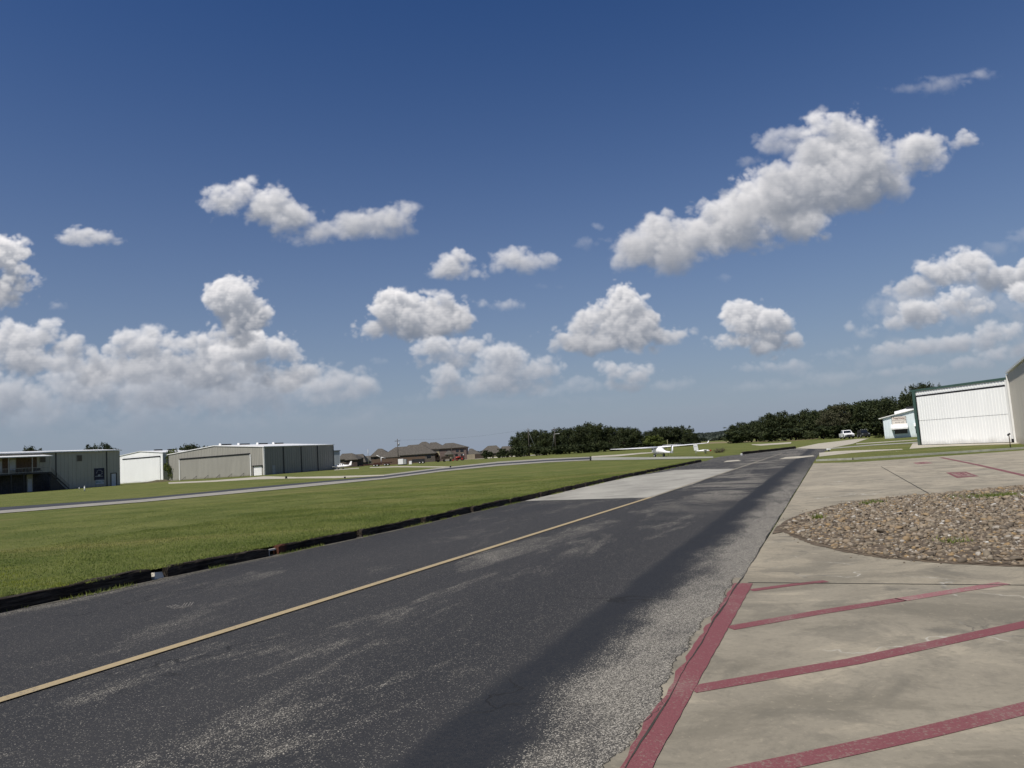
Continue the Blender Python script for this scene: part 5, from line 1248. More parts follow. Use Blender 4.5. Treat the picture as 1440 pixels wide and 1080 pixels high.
for i, x in enumerate(np.arange(1040, 1250, 15)):
    D = 205 if x < 1080 else 178 if x < 1150 else 158
    tree(('bush', i % 3), float(x)+random.uniform(-4, 4), D, interp(profR, x)*.35+.65*614+random.uniform(-3, 1), 'low dark bush at the foot of the right tree line, %s from its left end' % ORD(i), random.uniform(5, 8), 'bushes along the right tree line', name='bush', seed=i+300)
tree(('olive', 1), 1168, 160, 574.5, 'pale olive tree leaning out of the dark oaks left of the white pickup', 6.5, name='tree', seed=9)
tree(('yellow', 0), 1240, 122, 611.5, 'low yellow-green shrub left of the pale blue workshop', 3.2, name='bush', seed=11)
# crowns over the roofs
for i, (x, y, D, w, lab) in enumerate([(45, 625.5, 205, 5.6, 'small dark tree over the roof of the long beige building'), (37, 630, 208, 3, 'tiny crown left of the small dark tree over the long roof'), (128, 623, 255, 7, 'left half of the twin crowns over the long beige roof'), (146, 620.5, 256, 9.5, 'taller twin crown over the right part of the long beige roof'), (157, 624, 262, 6, 'rightmost crown over the right part of the long beige roof'),
        (256, 626.5, 226, 5.5, 'left dark crown behind the large beige hangar roof'), (271, 622.4, 230, 8.5, 'tall dark crown behind the large beige hangar roof'), (290, 626, 232, 6, 'right dark crown behind the large beige hangar roof')]):
    tree(('oak', (i+2) % 6), x, D, y, lab, w, 'trees showing over the left roofs', seed=400+i)
tree(('yellow', 0), 243, 206, 630.0, 'yellow-green bush between the white hangar and the large beige hangar', 4.6, name='bush', seed=20)
for i, (x, y, w, D, lab) in enumerate([(1292, 538, 3.4, 120, 'small round crown over the left end of the green roof edge'), (1303, 535.6, 4.2, 120, 'round dark crown over the green roof edge'), (1311, 539.5, 2.4, 121, 'narrow crown right of the round crown over the green roof'), (1284, 548, 5.0, 125, 'dark crown at the left corner of the green-trimmed hangar'), (1320, 537.5, 1.8, 110, 'thin twiggy crown over the middle of the green roof edge'), (1328, 536.6, 1.6, 110, 'last thin twiggy crown over the green roof edge')]):
    tree(('oak', (i+1) % 6), x, D, y, lab, w, 'trees showing over the right roofs', seed=500+i)
# distant wooded hill and far woods on the horizon
rr = np.random.default_rng(8); hp = []
M_far = mat_leaf('far_woods_leaves', (.05, .065, .055), (.075, .09, .07), (.10, .115, .085))
hill = MB(); prof = [(930, 612.5), (960, 612.0), (985, 611.5), (1000, 610.8), (1012, 609.2), (1024, 607.5), (1040, 603.5), (1060, 600), (1085, 597), (1110, 598), (1140, 603)]
rings = []
for x, y in prof:
    top = at(x, y+1.0, 760); bt = base(x, 700); bk = base(x, 830); rings.append([Vector((bt.x, bt.y, -1)), Vector((bt.x*.6+top.x*.4, 725, top.z*.62)), Vector((top.x, 760, top.z)), Vector((bk.x, bk.y, -1))])
hill.loft(rings, cap=False, closed=False); build('hill', hill, flat('far_slope', (.07, .085, .06), .95, var=.3, scale=.05), kind='structure')
n = 26000; ii = rr.integers(0, len(prof)-1, n); tt = rr.random(n); vv = rr.random(n)
PP = np.empty((n, 3))
for j in range(n):
    a, b_ = rings[ii[j]], rings[ii[j]+1]; v = vv[j]*2; k0 = int(v); f_ = v-k0
    p = a[k0].lerp(a[k0+1], f_).lerp(b_[k0].lerp(b_[k0+1], f_), tt[j]); PP[j] = (p.x, p.y, p.z+rr.random()*2.2)
d = rr.normal(size=(n, 3)); d[:, 1] -= 1; d /= np.linalg.norm(d, axis=1)[:, None]; t_ = np.cross(d, rr.normal(size=(n, 3))); t_ /= np.linalg.norm(t_, axis=1)[:, None]; b_ = np.cross(d, t_); s_ = rr.uniform(.6, 1.6, n)[:, None]
Vh = np.stack([PP-t_*s_, PP+b_*s_, PP+t_*s_, PP-b_*s_], 1).reshape(-1, 3)
ho = npmesh('woods', Vh, np.arange(4*n).reshape(-1, 4), M_far, {'rnd': np.repeat(rr.random(n), 4)}); props(ho, 'blue-green wooded hill far off in the gap between the two tree lines', 'woods', None, 'stuff')
n = 60000; az = rr.uniform(-1.15, 1.2, n); rad = rr.uniform(640, 690, n); hh = (4.2+2.4*np.sin(az*37)+1.7*np.sin(az*91+1)+1.2*np.sin(az*211))*rr.random(n)**.7
PP = np.stack([np.sin(az)*rad, np.cos(az)*rad, np.maximum(hh, .1)], 1); d = rr.normal(size=(n, 3)); d /= np.linalg.norm(d, axis=1)[:, None]; t_ = np.cross(d, rr.normal(size=(n, 3))); t_ /= np.linalg.norm(t_, axis=1)[:, None]; b_ = np.cross(d, t_); s_ = rr.uniform(.7, 1.7, n)[:, None]
Vh = np.stack([PP-t_*s_, PP+b_*s_, PP+t_*s_, PP-b_*s_], 1).reshape(-1, 3)
ho = npmesh('distant_woods', Vh, np.arange(4*n).reshape(-1, 4), M_far, {'rnd': np.repeat(rr.random(n), 4)}); props(ho, 'thin line of distant woods along the horizon', 'woods', None, 'stuff')
# structure on the hill
p = at(1009, 609.5, 755); rt = empty('water_tank', (p.x, 755, p.z-5), 'tiny dark tank on legs on the far wooded hill', 'tank')
mb = MB(); mb.tube((p.x, 755, p.z-1.2), (p.x, 755, p.z+1.2), 2.3, 2.2, 14); build('tank', mb, M_darkmetal, rt)
for dx, dy in ((-1.5, -1.5), (1.5, -1.5), (1.5, 1.5), (-1.5, 1.5)): mb = MB(); mb.tube((p.x+dx, 755+dy, p.z-6), (p.x+dx, 755+dy, p.z-1.2), .2, .2, 6); build('leg', mb, M_darkmetal, rt)
# dry brush
def sticks(px, py, n, rad, h, label, name='brush_pile', mat=M_bark):
    c = G(px, py); rr2 = random.Random(px); mb = MB()
    for i in range(n):
        a = Vector((c.x+rr2.uniform(-rad, rad), c.y+rr2.uniform(-rad, rad)*.5, .0)); b_ = a+Vector((rr2.uniform(-.5, .5), rr2.uniform(-.5, .5), rr2.uniform(.4, 1)*h)); mb.tube(a, b_, .025, .012, 4)
    for i in range(n//2):
        a = Vector((c.x+rr2.uniform(-rad, rad), c.y, rr2.uniform(.1, h*.8))); mb.tube(a, a+Vector((rr2.uniform(-1, 1)*rad, rr2.uniform(-.3, .3), rr2.uniform(-.2, .2))), .02, .012, 4)
    build(name, mb, mat, label=label, cat='brush', origin=c)
sticks(1012, 636.5, 40, .55, .6, 'pile of dry brown sticks on the grass right of the small aircraft model')

# ================================================================== POLES, POSTS, SMALL THINGS
M_pole = flat('pole_wood', (.085, .075, .065), .9, var=.3); M_steel = flat('galvanised', (.33, .34, .35), .5, .5)
def upole(px, D, ytop, label, mat=M_pole, r=.16, arm=None, lamp=None, can=False, guy=None, name='utility_pole'):
    b_ = base(px, D); z = at(px-1.5, ytop, D).z; rt = empty(name, b_, label, 'pole'); mb = MB(); mb.tube(b_, b_+Vector((0, 0, z)), r, r*.65, 10); build('pole', mb, mat, rt)
    top = b_+Vector((0, 0, z))
    if arm:
        mb = MB(); f = Frame(top, R_(90)); f.box(mb, -arm, arm, -.06, .06, -.75, -.6); c = build('crossarm', mb, mat, rt)
        for a in (-arm+.1, arm-.1, .35): mb = MB(); mb.tube(f.p(a, 0, -.6), f.p(a, 0, -.4), .05, .04, 6); build('insulator', mb, M_steel, c)
    if can: mb = MB(); mb.tube(top+Vector((.4, 0, -2.2)), top+Vector((.4, 0, -1.3)), .24, .24, 10); build('transformer', mb, M_steel, rt)
    if lamp:
        mb = MB(); p = b_+Vector((0, 0, at(px, lamp, D).z)); mb.tube(p, p+Vector((1.0, -.3, .1)), .04, .04, 6); a = build('lamp_arm', mb, M_trimw, rt)
        mb = MB(); q = p+Vector((1.0, -.3, .1)); Frame(q, R_(90)).box(mb, -.1, .55, -.14, .14, -.08, .06); build('lamp_head', mb, M_trimw, a)
    if guy: mb = MB(); g0 = base(guy, D); mb.tube(top+Vector((0, 0, -1)), g0, .03, .03, 5); build('guy_wire', mb, M_steel, rt)
    return top
t1 = upole(560.5, 236, 617.2, 'dark utility pole with a transformer in front of the brown house', arm=.9, can=True)
upole(518.6, 262, 631, 'thin light grey pole left of the flatbed trailer', M_steel, .13)
upole(636, 262, 626, 'short dark pole behind the dark farm implement', r=.13)
t2 = upole(745, 242, 602, 'tall utility pole with guy wires at the left end of the tree line', arm=.7, guy=758)
t3 = upole(782, 232, 601.5, 'utility pole with a white lamp arm before the tree line', lamp=610.3, arm=.8, guy=776)
def wire(a, b_, label):
    mb = MB(); n = 14; pts = [a.lerp(b_, k/n)+Vector((0, 0, -.9*4*(k/n)*(1-k/n))) for k in range(n+1)]
    for p, q in zip(pts[:-1], pts[1:]): mb.tube(p, q, .018, .018, 4, cap=False)
    build('overhead_wire', mb, M_darkmetal, label=label, cat='wire')
wire(t1+Vector((.8, 0, -.4)), t2+Vector((-.6, 0, -.4)), 'faint wire sagging between the transformer pole and the guyed pole')
wire(t2+Vector((.6, 0, -.4)), t3+Vector((-.7, 0, -.4)), 'faint wire between the guyed pole and the lamp pole')
def post(px, yb, yt, w, mat, label, name='marker_post', cap=None):
    b_ = G(px, yb); z = at(px, yt, b_.y).z; mb = MB(); mb.tube(b_, b_+Vector((0, 0, z)), w, w*.9, 10); rt = empty(name, b_, label, 'post'); build('post', mb, mat, rt)
    mb = MB(); mb.tube(b_+Vector((0, 0, z)), b_+Vector((0, 0, z+.06)), w*1.25, w*.8, 10); build('cap', mb, cap or mat, rt)
post(119, 691, 684, .10, M_trimw, 'short white post on the grass before the long beige building')
post(111.5, 688.5, 685.5, .07, M_trimw, 'tiny white stub by the wall, left of the short white post')
post(402.5, 673.0, 670.3, .17, M_darkmetal, 'small dark box beside the taxiway before the large hangar')
post(830.5, 647.8, 642.5, .10, M_darkmetal, 'dark marker post at the edge of the taxiway left of the aircraft')
post(633.5, 657.6, 655.6, .12, M_darkmetal, 'small dark marker on the grass below the farm implement')
post(485, 672.6, 671, .10, M_darkmetal, 'tiny dark marker beside the taxiway junction')
post(1043, 640.6, 638.8, .10, M_trimw, 'small pale stub at the corner of the far field')
b_ = G(1165.5, 634.6); rt = empty('taxiway_light', b_, 'small white box on a dark stub beside the right road edge', 'light')
mb = MB(); mb.tube(b_, b_+Vector((0, 0, .11)), .07, .07, 8); build('stub', mb, M_darkmetal, rt); mb = MB(); Frame(b_, R_(80)).box(mb, -.13, .13, -.1, .1, .112, .24); build('housing', mb, M_roofw, rt)
b_ = G(1421, 629.3); z = at(1418, 609.5, b_.y).z; rt = empty('standpipe', b_, 'thin dark standpipe with a small head before the white hangar corner', 'pipe')
mb = MB(); mb.tube(b_, b_+Vector((0, 0, z-.1)), .025, .025, 8); build('pipe', mb, M_bark, rt); mb = MB(); mb.tube(b_+Vector((-.08, 0, z-.1)), b_+Vector((.06, 0, z-.02)), .05, .06, 8); build('head', mb, M_darkmetal, rt)

# ================================================================== AIRCRAFT
M_gel = flat('white_gelcoat', (.86, .86, .86), .25, var=.02, spec=.5); M_rub = flat('black_rubber', (.02, .02, .02), .8, var=.2); M_redp = flat('red_machine_paint', (.30, .028, .02), .4, var=.1); M_can = flat('tinted_canopy', (.01, .012, .015), .05, var=.1, spec=.7)
class Loc:
    """local frame: x forward, y left, z up"""
    def __init__(s, o, yaw, k=1.0): s.o = Vector(o); s.k = k; s.x = Vector((math.cos(yaw), math.sin(yaw), 0)); s.y = Vector((-s.x.y, s.x.x, 0))
    def __call__(s, x, y, z): return s.o+(s.x*x+s.y*y)*s.k+Vector((0, 0, z*s.k))
def airfoil(l, sec, chord_dir='x'):
    """sec: list of (x_lead, y, z, chord, thick) stations along the span"""
    rings = []
    for (x, y, z, c, t) in sec:
        rings.append([l(x-c*u, y, z+t*w) for u, w in ((0, 0), (.08, .5), (.3, .62), (.7, .3), (1, .02), (.7, -.15), (.3, -.3), (.08, -.25))])
    mb = MB(); mb.loft(rings); return mb
def fuse(l, sts, n=14):
    rings = []
    for (x, z, w, h) in sts: rings.append([l(x, math.cos(2*math.pi*k/n)*w, z+math.sin(2*math.pi*k/n)*h) for k in range(n)])
    mb = MB(); mb.loft(rings); return mb
def wheel(l, x, y, r, w, rt, hub=M_trimw):
    mb = MB(); mb.tube(l(x, y-w/2, r), l(x, y+w/2, r), r, r, 14); wl = build('wheel', mb, M_rub, rt); mb = MB(); mb.tube(l(x, y-w/2-.01, r), l(x, y+w/2+.01, r), r*.5, r*.5, 10); build('hub', mb, hub, wl)
T = at(945.5, 636, 79.5); T.z = 0; Nn_ = at(919.5, 636, 85.2); Nn_.z = 0
d = Nn_-T; yaw = math.atan2(d.y, d.x); kl = d.length/6.4; g = Loc(T, yaw, kl*1.0)
gl = empty('glider', T, 'white T-tailed motor glider with long thin wings parked on the taxiway', 'aircraft')
k_ = kl; hw = (at(940, 628.6, 84).z)/k_   # wing height in local units
build('fuselage', fuse(g, [(6.55, hw-.42, .03, .03), (6.42, hw-.42, .26, .24), (6.0, hw-.40, .42, .36), (5.3, hw-.35, .52, .46), (4.5, hw-.34, .53, .48), (3.7, hw-.38, .42, .40), (3.0, hw-.48, .24, .24), (2.0, hw-.58, .14, .15), (.8, hw-.62, .10, .11), (.0, hw-.62, .07, .09)], 16), M_gel, gl)
build('canopy', fuse(g, [(6.25, hw-.30, .2, .1), (6.05, hw-.22, .42, .26), (5.7, hw-.16, .535, .30), (5.35, hw-.14, .54, .26)], 16), M_can, gl)
b2_ = []
for sgn in (1, -1):
    tipx, tipz = (4.9, hw+.02)
    sp = 6.3 if sgn > 0 else 6.6
    build('wing', airfoil(g, [(5.25, sgn*.12, hw+.02, 1.15, .24), (5.2, sgn*2.2, hw+.05, 1.1, .21), (5.1, sgn*4.6, hw+.10, .95, .15), (4.95, sgn*(sp-.3), hw+.16, .62, .09), (4.8, sgn*sp, hw+.19, .38, .05)]), M_gel, gl)
    if sgn < 0: build('winglet', airfoil(g, [(4.8, -sp, hw+.17, .40, .03), (4.68, -sp-.10, hw+.30, .34, .03), (4.6, -sp-.16, hw+.46, .24, .02)]), M_gel, gl)
zt_ = hw-.62
fin = MB(); rings = []
zT = at(944, 625.6, 79.5).z/k_
for (z, x0, c) in ((zt_-.12, .35, .62), (zt_+.3, .28, .62), (zT-.05, .15, .55)):
    rings.append([g(x0-c*u, w*.075, z) for u, w in ((0, 0), (.2, 1), (.6, .7), (1, 0), (.6, -.7), (.2, -1))])
fin.loft(rings); build('fin', fin, M_gel, gl)
build('tailplane', airfoil(g, [(.12, 1.15, zT, .34, .04), (.22, .6, zT, .5, .06), (.25, 0, zT, .56, .07), (.22, -.6, zT, .5, .06), (.12, -1.15, zT, .34, .04)]), M_gel, gl)
for y in (.62, -.62):
    mb = MB(); mb.tube(g(4.7, y*.3, hw-.72), g(4.55, y, .2), .04, .035, 6); build('gear_leg', mb, M_gel, gl); wheel(g, 4.55, y, .21, .14, gl)
mb = MB(); mb.tube(g(6.0, 0, hw-.7), g(6.05, 0, .2), .035, .03, 6); build('gear_leg', mb, M_gel, gl); wheel(g, 6.05, 0, .19, .12, gl)
mb = fuse(Loc(g(6.05, 0, .18/1), yaw, k_), [(.32, .08, .02, .02), (.15, .09, .09, .1), (-.2, .08, .07, .07), (-.35, .07, .02, .02)], 8); build('wheel_spat', mb, M_gel, gl)
mb = MB(); q_ = at(938.6, 626, 88); mb.tube(Vector((q_.x, 88, 0)), at(938.3, 618.2, 88), .03, .02, 6); build('marker_pole', mb, flat('straw_pole', (.40, .38, .22), .7), label='thin straw-coloured pole standing behind the aircraft fin', cat='pole')
# white panel standing in front of the right wing
pa = G(980.5, 641); D_ = 76; f8 = Frame(base(975.5, D_), R_(84)); f8 = f8 if f8.n.y < 0 else Frame(base(975.5, D_), R_(84), flip=True)
a0, z0 = f8.hit(974.5, 624.0); a1, z1 = f8.hit(980.8, 633.2); rt = empty('taxiway_sign', f8.o, 'white upright panel with small dark marks in front of the right wing', 'sign')
mb = MB(); b_ = [f8.p(a0+.06, .05, z1), f8.p(a1+.1, .05, z1), f8.p(a1+.1, 0, z1), f8.p(a0+.06, 0, z1)]; mb.hexa(b_, [f8.p(a0, .05, z0), f8.p(a1, .05, z0), f8.p(a1, 0, z0), f8.p(a0, 0, z0)]); build('panel', mb, M_gel, rt)
mb = MB()
for k in range(4): f8.box(mb, (a0+a1)/2-.15+k*.08, (a0+a1)/2-.1+k*.08, .055, .06, (z0+z1)/2+.03, (z0+z1)/2+.08)
build('marking', mb, M_ink, rt)
for a in (a0+.18, a1-.1): mb = MB(); mb.tube(f8.p(a, .025, 0), f8.p(a, .025, z1), .012, .012, 6); build('leg', mb, M_steel, rt)
# small aircraft model in the grass
c = G(990, 637.6); h8 = Loc(c, R_(-14), .9); rt = empty('model_aircraft', c, 'small white model aircraft with a red nose standing in the grass', 'model aircraft')
build('fuselage', fuse(h8, [(.75, .33, .05, .05), (.55, .34, .12, .12), (0, .36, .17, .17), (-.5, .36, .1, .1), (-.9, .38, .05, .05)], 10), M_gel, rt)
build('nose', fuse(h8, [(1.02, .32, .02, .02), (.92, .33, .1, .1), (.76, .33, .12, .12)], 10), M_redp, rt)
build('wing', airfoil(h8, [(.3, 1.0, .5, .3, .03), (.35, 0, .5, .36, .05), (.3, -1.0, .5, .3, .03)]), M_gel, rt)
build('fin', (lambda m_: (m_.loft([[h8(-.75, .01, .38), h8(-.95, .01, .38), h8(-.95, -.01, .38), h8(-.75, -.01, .38)], [h8(-.85, .01, .62), h8(-.98, .01, .62), h8(-.98, -.01, .62), h8(-.85, -.01, .62)]], smooth=False), m_)[1])(MB()), M_gel, rt)
for y in (.18, -.18): wheel(h8, .2, y, .09, .05, rt)
# low-wing aircraft beyond the large hangar
c = base(480, 214); l9 = Loc(c, R_(180-18), .86); rt = empty('light_aircraft', c, 'white low-wing light aircraft showing past the far corner of the large hangar', 'aircraft')
build('fuselage', fuse(l9, [(2.7, .95, .3, .3), (2.2, 1.0, .45, .42), (1.2, 1.05, .55, .5), (0, 1.1, .55, .5), (-1.5, 1.1, .36, .34), (-3.2, 1.15, .16, .2), (-4.0, 1.2, .06, .1)], 14), M_gel, rt)
cb = build('cabin', fuse(l9, [(1.3, 1.35, .2, .1), (.8, 1.5, .42, .34), (0, 1.55, .45, .38), (-.8, 1.45, .38, .28), (-1.4, 1.3, .2, .12)], 14), M_gel, rt)
for xx in (.75, .05, -.65):
    for y in (.46, -.46): mb = MB(); mb.hexa([l9(xx+.26, y-.012, 1.42), l9(xx-.26, y-.012, 1.42), l9(xx-.26, y+.012, 1.42), l9(xx+.26, y+.012, 1.42)], [l9(xx+.18, y*.86-.012, 1.74), l9(xx-.2, y*.86-.012, 1.74), l9(xx-.2, y*.86+.012, 1.74), l9(xx+.18, y*.86+.012, 1.74)]); build('window', mb, M_can, cb)
for s_ in (1, -1): build('wing', airfoil(l9, [(.9, s_*.4, .75, 1.6, .2), (.8, s_*2.5, .88, 1.4, .16), (.6, s_*4.8, 1.05, 1.1, .1)]), M_gel, rt)
mb = MB(); mb.loft([[l9(-2.9, w*.05, 1.3) for w in (1, -1)]+[l9(-3.95, w*.05, 1.3) for w in (-1, 1)], [l9(-3.7, w*.03, 2.5) for w in (1, -1)]+[l9(-4.25, w*.03, 2.5) for w in (-1, 1)]], smooth=False); build('fin', mb, M_gel, rt)
build('tailplane', airfoil(l9, [(-3.2, 1.6, 1.25, .6, .04), (-3.1, 0, 1.25, .8, .06), (-3.2, -1.6, 1.25, .6, .04)]), M_gel, rt)
for x, y in ((.2, 1.5), (.2, -1.5), (2.3, 0)):
    mb = MB(); mb.tube(l9(x, y, .8), l9(x, y, .25), .05, .05, 6); build('gear_leg', mb, M_gel, rt); wheel(l9, x, y, .24, .16, rt)
mb = MB(); mb.hexa([l9(2.74, -.95, .9), l9(2.78, -.95, .9), l9(2.78, .95, 1.0), l9(2.74, .95, 1.0)], [l9(2.74, -.95, 1.0), l9(2.78, -.95, 1.0), l9(2.78, .95, 1.1), l9(2.74, .95, 1.1)]); build('propeller', mb, M_darkmetal, rt)

# ================================================================== VEHICLES AND MACHINES
def car(px, D, yaw, label, body_mat, kind, name, k=1.0):
    c = base(px, D); l = Loc(c, yaw, k); rt = empty(name, c, label, 'pickup' if kind == 'pickup' else 'car')
    def prism(xz, w, w2=None):
        w2 = w if w2 is None else w2; ztop = max(z for _, z in xz)
        A = [l(x, (w if z < ztop-.25 else w2), z) for x, z in xz]; B = [l(x, -(w if z < ztop-.25 else w2), z) for x, z in xz]; mb = MB(); mb.loft([A, B], smooth=False); return mb
    if kind == 'pickup':
        build('body', prism([(2.75, .48), (2.8, .85), (2.7, 1.08), (1.35, 1.18), (-2.75, 1.18), (-2.8, .5), (-2.1, .42), (2.2, .42)], .97), body_mat, rt)
        build('cab', prism([(1.35, 1.185), (.65, 1.82), (-.75, 1.86), (-1.15, 1.185)], .93, .76), body_mat, rt)
        mb = MB(); mb.hexa([l(1.30, .78, 1.24), l(1.30, -.78, 1.24), l(1.26, -.78, 1.24), l(1.26, .78, 1.24)], [l(.80, .68, 1.74), l(.80, -.68, 1.74), l(.74, -.68, 1.74), l(.74, .68, 1.74)]); build('windshield', mb, M_can, rt)
        for y in (.90, -.90): mb = MB(); mb.hexa([l(.95, y-.02, 1.24), l(-.95, y-.02, 1.24), l(-.95, y+.02, 1.24), l(.95, y+.02, 1.24)], [l(.55, y*.87-.02, 1.74), l(-.72, y*.87-.02, 1.74), l(-.72, y*.87+.02, 1.74), l(.55, y*.87+.02, 1.74)]); build('side_window', mb, M_can, rt)
        fx = 2.81
    else:
        build('body', prism([(1.95, .5), (2.0, 1.0), (.9, 1.12), (-1.95, 1.12), (-2.0, .5)], .85), body_mat, rt)
        build('cab', prism([(.85, 1.125), (.55, 1.72), (-1.8, 1.75), (-1.9, 1.125)], .82, .74), M_rub, rt)
        mb = MB(); mb.hexa([l(.90, .7, 1.16), l(.90, -.7, 1.16), l(.86, -.7, 1.16), l(.86, .7, 1.16)], [l(.66, .66, 1.66), l(.66, -.66, 1.66), l(.62, -.66, 1.66), l(.62, .66, 1.66)]); build('windshield', mb, M_can, rt)
        for y in (.6, .2, -.2, -.6): mb = MB(); mb.tube(l(.6, y, 1.84), l(.7, y, 1.84), .08, .08, 8); build('roof_light', mb, M_steel, rt)
        fx = 2.01
    mb = MB(); mb.hexa([l(fx-.02, -.5, .68), l(fx+.03, -.5, .68), l(fx+.03, .5, .68), l(fx-.02, .5, .68)], [l(fx-.02, -.5, .92), l(fx+.03, -.5, .92), l(fx+.03, .5, .92), l(fx-.02, .5, .92)]); build('grille', mb, M_darkmetal, rt)
    for y in (.7, -.7): mb = MB(); mb.hexa([l(fx-.02, y-.16, .74), l(fx+.025, y-.16, .74), l(fx+.025, y+.16, .74), l(fx-.02, y+.16, .74)], [l(fx-.02, y-.16, .92), l(fx+.02, y-.16, .92), l(fx+.02, y+.16, .92), l(fx-.02, y+.16, .92)]); build('headlight', mb, M_steel, rt)
    mb = MB(); mb.hexa([l(fx-.02, -.93, .42), l(fx+.12, -.9, .42), l(fx+.12, .9, .42), l(fx-.02, .93, .42)], [l(fx-.02, -.93, .62), l(fx+.12, -.9, .62), l(fx+.12, .9, .62), l(fx-.02, .93, .62)]); build('bumper', mb, M_darkmetal, rt)
    wb = 1.75 if kind == 'pickup' else 1.2
    for x in (wb, -wb):
        for y in (.86, -.86): wheel(l, x, y, .40, .26, rt, M_steel)
    return rt
car(1191, 138, R_(-103), 'white pickup truck facing the camera at the far end of the road', M_gel, 'pickup', 'pickup_truck', .88)
car(1214.5, 142, R_(-100), 'black off-road car with roof lights parked right of the white pickup', flat('black_paint', (.015, .016, .02), .3), 'jeep', 'offroad_car', .84)
def box_at(l, mb, x0, x1, y0, y1, z0, z1): mb.hexa([l(x0, y0, z0), l(x1, y0, z0), l(x1, y1, z0), l(x0, y1, z0)], [l(x0, y0, z1), l(x1, y0, z1), l(x1, y1, z1), l(x0, y1, z1)]); return mb
M_maroon = flat('maroon_paint', (.055, .018, .014), .6)
def trailer(px0, px1, D, zdeck, label, side=0, mat=M_maroon, hitch=True):
    a = base(px0, D); b_ = base(px1, D); L = (b_-a).length; l = Loc(a, 0.0); l.x = (b_-a).normalized(); l.y = Vector((-l.x.y, l.x.x, 0)); rt = empty('trailer', a, label, 'trailer')
    build('deck', box_at(l, MB(), 0, L, -1.1, 1.1, zdeck-.28, zdeck), mat, rt)
    if side: build('side_panel', box_at(l, MB(), .1, L-.1, -1.1, -1.04, zdeck+.004, zdeck+side), mat, rt); build('side_panel', box_at(l, MB(), .1, L-.1, 1.04, 1.1, zdeck+.004, zdeck+side), mat, rt)
    for x in (L*.62, L*.62+1.0):
        for y in (-1.0, 1.0): wheel(l, x, y, .36, .24, rt)
    if hitch: mb = MB(); mb.tube(l(0, 0, zdeck-.15), l(-1.5, 0, .5), .07, .07, 6); build('drawbar', mb, mat, rt); mb = MB(); mb.tube(l(-1.3, 0, .0), l(-1.3, 0, .62), .04, .04, 6); build('jack_stand', mb, M_steel, rt)
    return rt, l, L
trailer(512, 536, 232, .85, 'long low maroon flatbed trailer behind the thin grey pole')
rt, l, L = trailer(527, 551, 236, 1.15, 'raised dark flatbed trailer with a white crane arm, by the cedar fence')
# white crane arm on the flatbed
cr_ = empty('loader_crane', l(2.2, 0, 1.154), 'folded white crane arm standing on the raised flatbed trailer', 'crane'); mb = MB(); mb.tube(l(2.2, 0, 1.154), l(2.2, 0, 2.9), .15, .12, 8); build('mast', mb, M_trimw, cr_)
mb = MB(); mb.tube(l(2.2, 0, 2.75), l(.7, 0, 3.6), .14, .09, 6); mb.tube(l(2.2, 0, 2.85), l(3.6, 0, 2.4), .12, .09, 6); build('boom', mb, M_trimw, cr_)
# white tank on skid
a = base(560.8, 225); b_ = base(572, 225); l = Loc(a, 0); L = (b_-a).length; rt = empty('storage_tank', a, 'white box-shaped tank standing beside the transformer pole', 'tank')
zt_ = at(566, 645.2, 225).z; mb = MB(); box_at(l, mb, 0, L*.62, -1, 1, .25, zt_); build('body', mb, M_gel, rt); mb = MB(); box_at(l, mb, L*.622, L, -.9, .9, .25, zt_-.15); build('cabinet', mb, flat('grey_panel', (.33, .34, .34), .6), rt)
build('skid', box_at(l, MB(), -.1, L+.1, -.9, .9, 0, .246), M_darkmetal, rt)
a = base(575.5, 228); l = Loc(a, 0); rt = empty('gas_bottle_rack', a, 'small white rack at the front of the black trailer', 'rack'); build('body', box_at(l, MB(), 0, .85, -.5, .5, .02, 1.05), M_gel, rt); build('lid', box_at(l, MB(), -.03, .88, -.53, .53, 1.054, 1.12), M_steel, rt)
trailer(580, 597.5, 230, .75, 'black high-sided trailer between the white tank and the farm implement', .75, M_darkmetal, False)
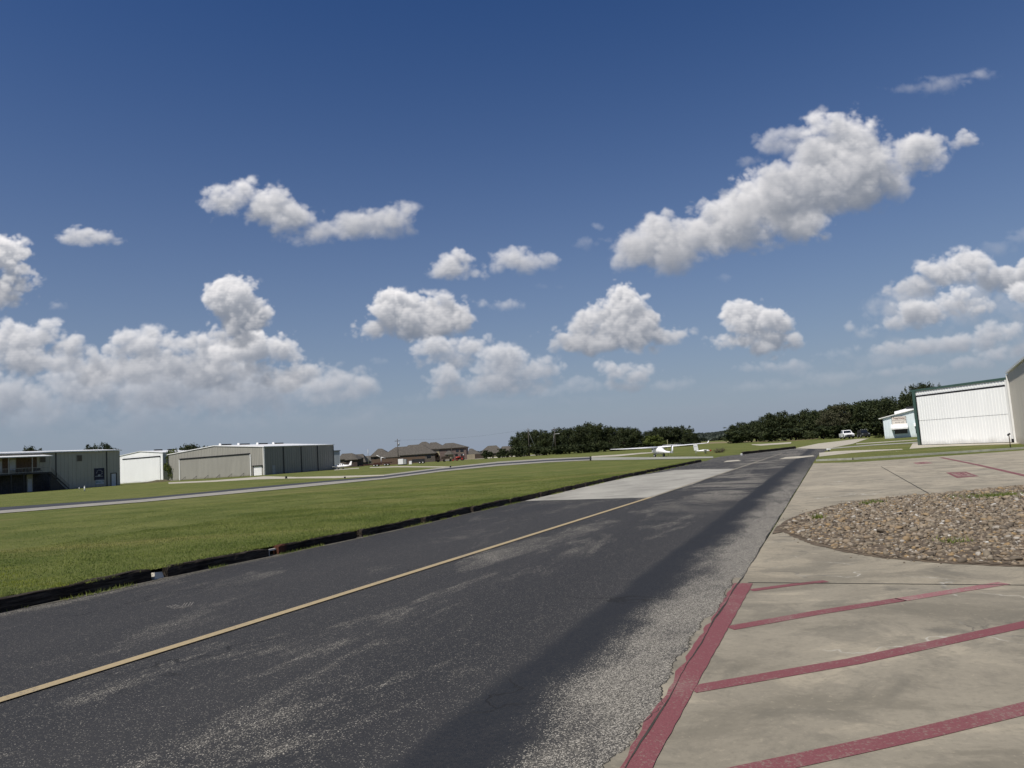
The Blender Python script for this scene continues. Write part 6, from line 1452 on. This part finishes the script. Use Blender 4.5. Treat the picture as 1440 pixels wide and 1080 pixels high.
# dark farm implement
a = base(612.5, 240); l = Loc(a, 0); L = 5.9; rt = empty('farm_implement', a, 'dark rusty farm implement with many tines, left of the red tractor', 'implement'); M_rust = flat('rusty_steel', (.05, .036, .026), .85, var=.3)
mb = MB(); 
for y in (-.9, 0, .9): box_at(l, mb, 0, L, y-.08, y+.08, .9, 1.05)
for k in range(7): box_at(l, mb, L*k/6-.06, L*k/6+.06, -.82, -.08, .92, 1.03); box_at(l, mb, L*k/6-.06, L*k/6+.06, .08, .82, .92, 1.03)
build('frame', mb, M_rust, rt); rr3 = random.Random(4)
for k in range(14):
    x = L*(k+.5)/14; mb = MB(); mb.tube(l(x, -.9, .9), l(x-.15, -1.0, .08), .05, .03, 5); mb.tube(l(x, -.9, 1.05), l(x+rr3.uniform(-.2, .2), -.8, rr3.uniform(1.3, 2.1)), .04, .04, 5); build('tine', mb, M_rust, rt)
for x in (.9, 2.9, 4.9):
    for y in (-.5, .5): wheel(l, x, y, .42, .25, rt, M_rust)
build('hopper', box_at(l, MB(), L*.35, L*.8, -.6, .6, 1.06, 1.75), M_rust, rt); build('toolbox', box_at(l, MB(), L*.55, L*.8, -1.25, -.95, .35, .6), M_steel, rt)
# red tractor
c = base(648, 246); l = Loc(c, R_(178), .95); rt = empty('tractor', c, 'red farm tractor with a front loader in front of the two-storey brown house', 'tractor')
build('hood', fuse(l, [(1.75, 1.05, .3, .3), (1.6, 1.1, .38, .36), (.3, 1.15, .4, .4), (.0, 1.1, .38, .36)], 10), M_redp, rt)
build('chassis', box_at(l, MB(), -.9, 1.6, -.25, .25, .5, .78), M_darkmetal, rt)
for y in (.75, -.75): wheel(l, -.6, y, .68, .38, rt, M_redp); wheel(l, 1.3, y*.85, .42, .25, rt, M_redp)
for y in (.72, -.72): mb = MB(); box_at(l, mb, -1.2, .0, y-.22, y+.22, 1.38, 1.46); build('fender', mb, M_redp, rt)
mb = MB(); box_at(l, mb, -.75, -.2, -.25, .25, .95, 1.1); box_at(l, mb, -.8, -.72, -.25, .25, 1.1, 1.55); build('seat', mb, M_rub, rt)
for y in (.5, -.5): mb = MB(); mb.tube(l(-1.0, y, 1.46), l(-1.05, y, 2.3), .04, .04, 6); build('roll_bar', mb, M_gel, rt)
for y in (.55, -.55): mb = MB(); mb.tube(l(.1, y, 1.5), l(2.0, y, 1.0), .07, .06, 6); mb.tube(l(2.0, y, 1.0), l(2.5, y, .45), .06, .06, 6); build('loader_arm', mb, M_redp, rt)
mb = MB(); A = [l(2.45, .85, .12), l(2.45, .85, .7), l(2.65, .85, .74), l(3.0, .85, .1)]; B = [l(2.45, -.85, .12), l(2.45, -.85, .7), l(2.65, -.85, .74), l(3.0, -.85, .1)]; mb.loft([A, B], smooth=False); build('bucket', mb, M_redp, rt)
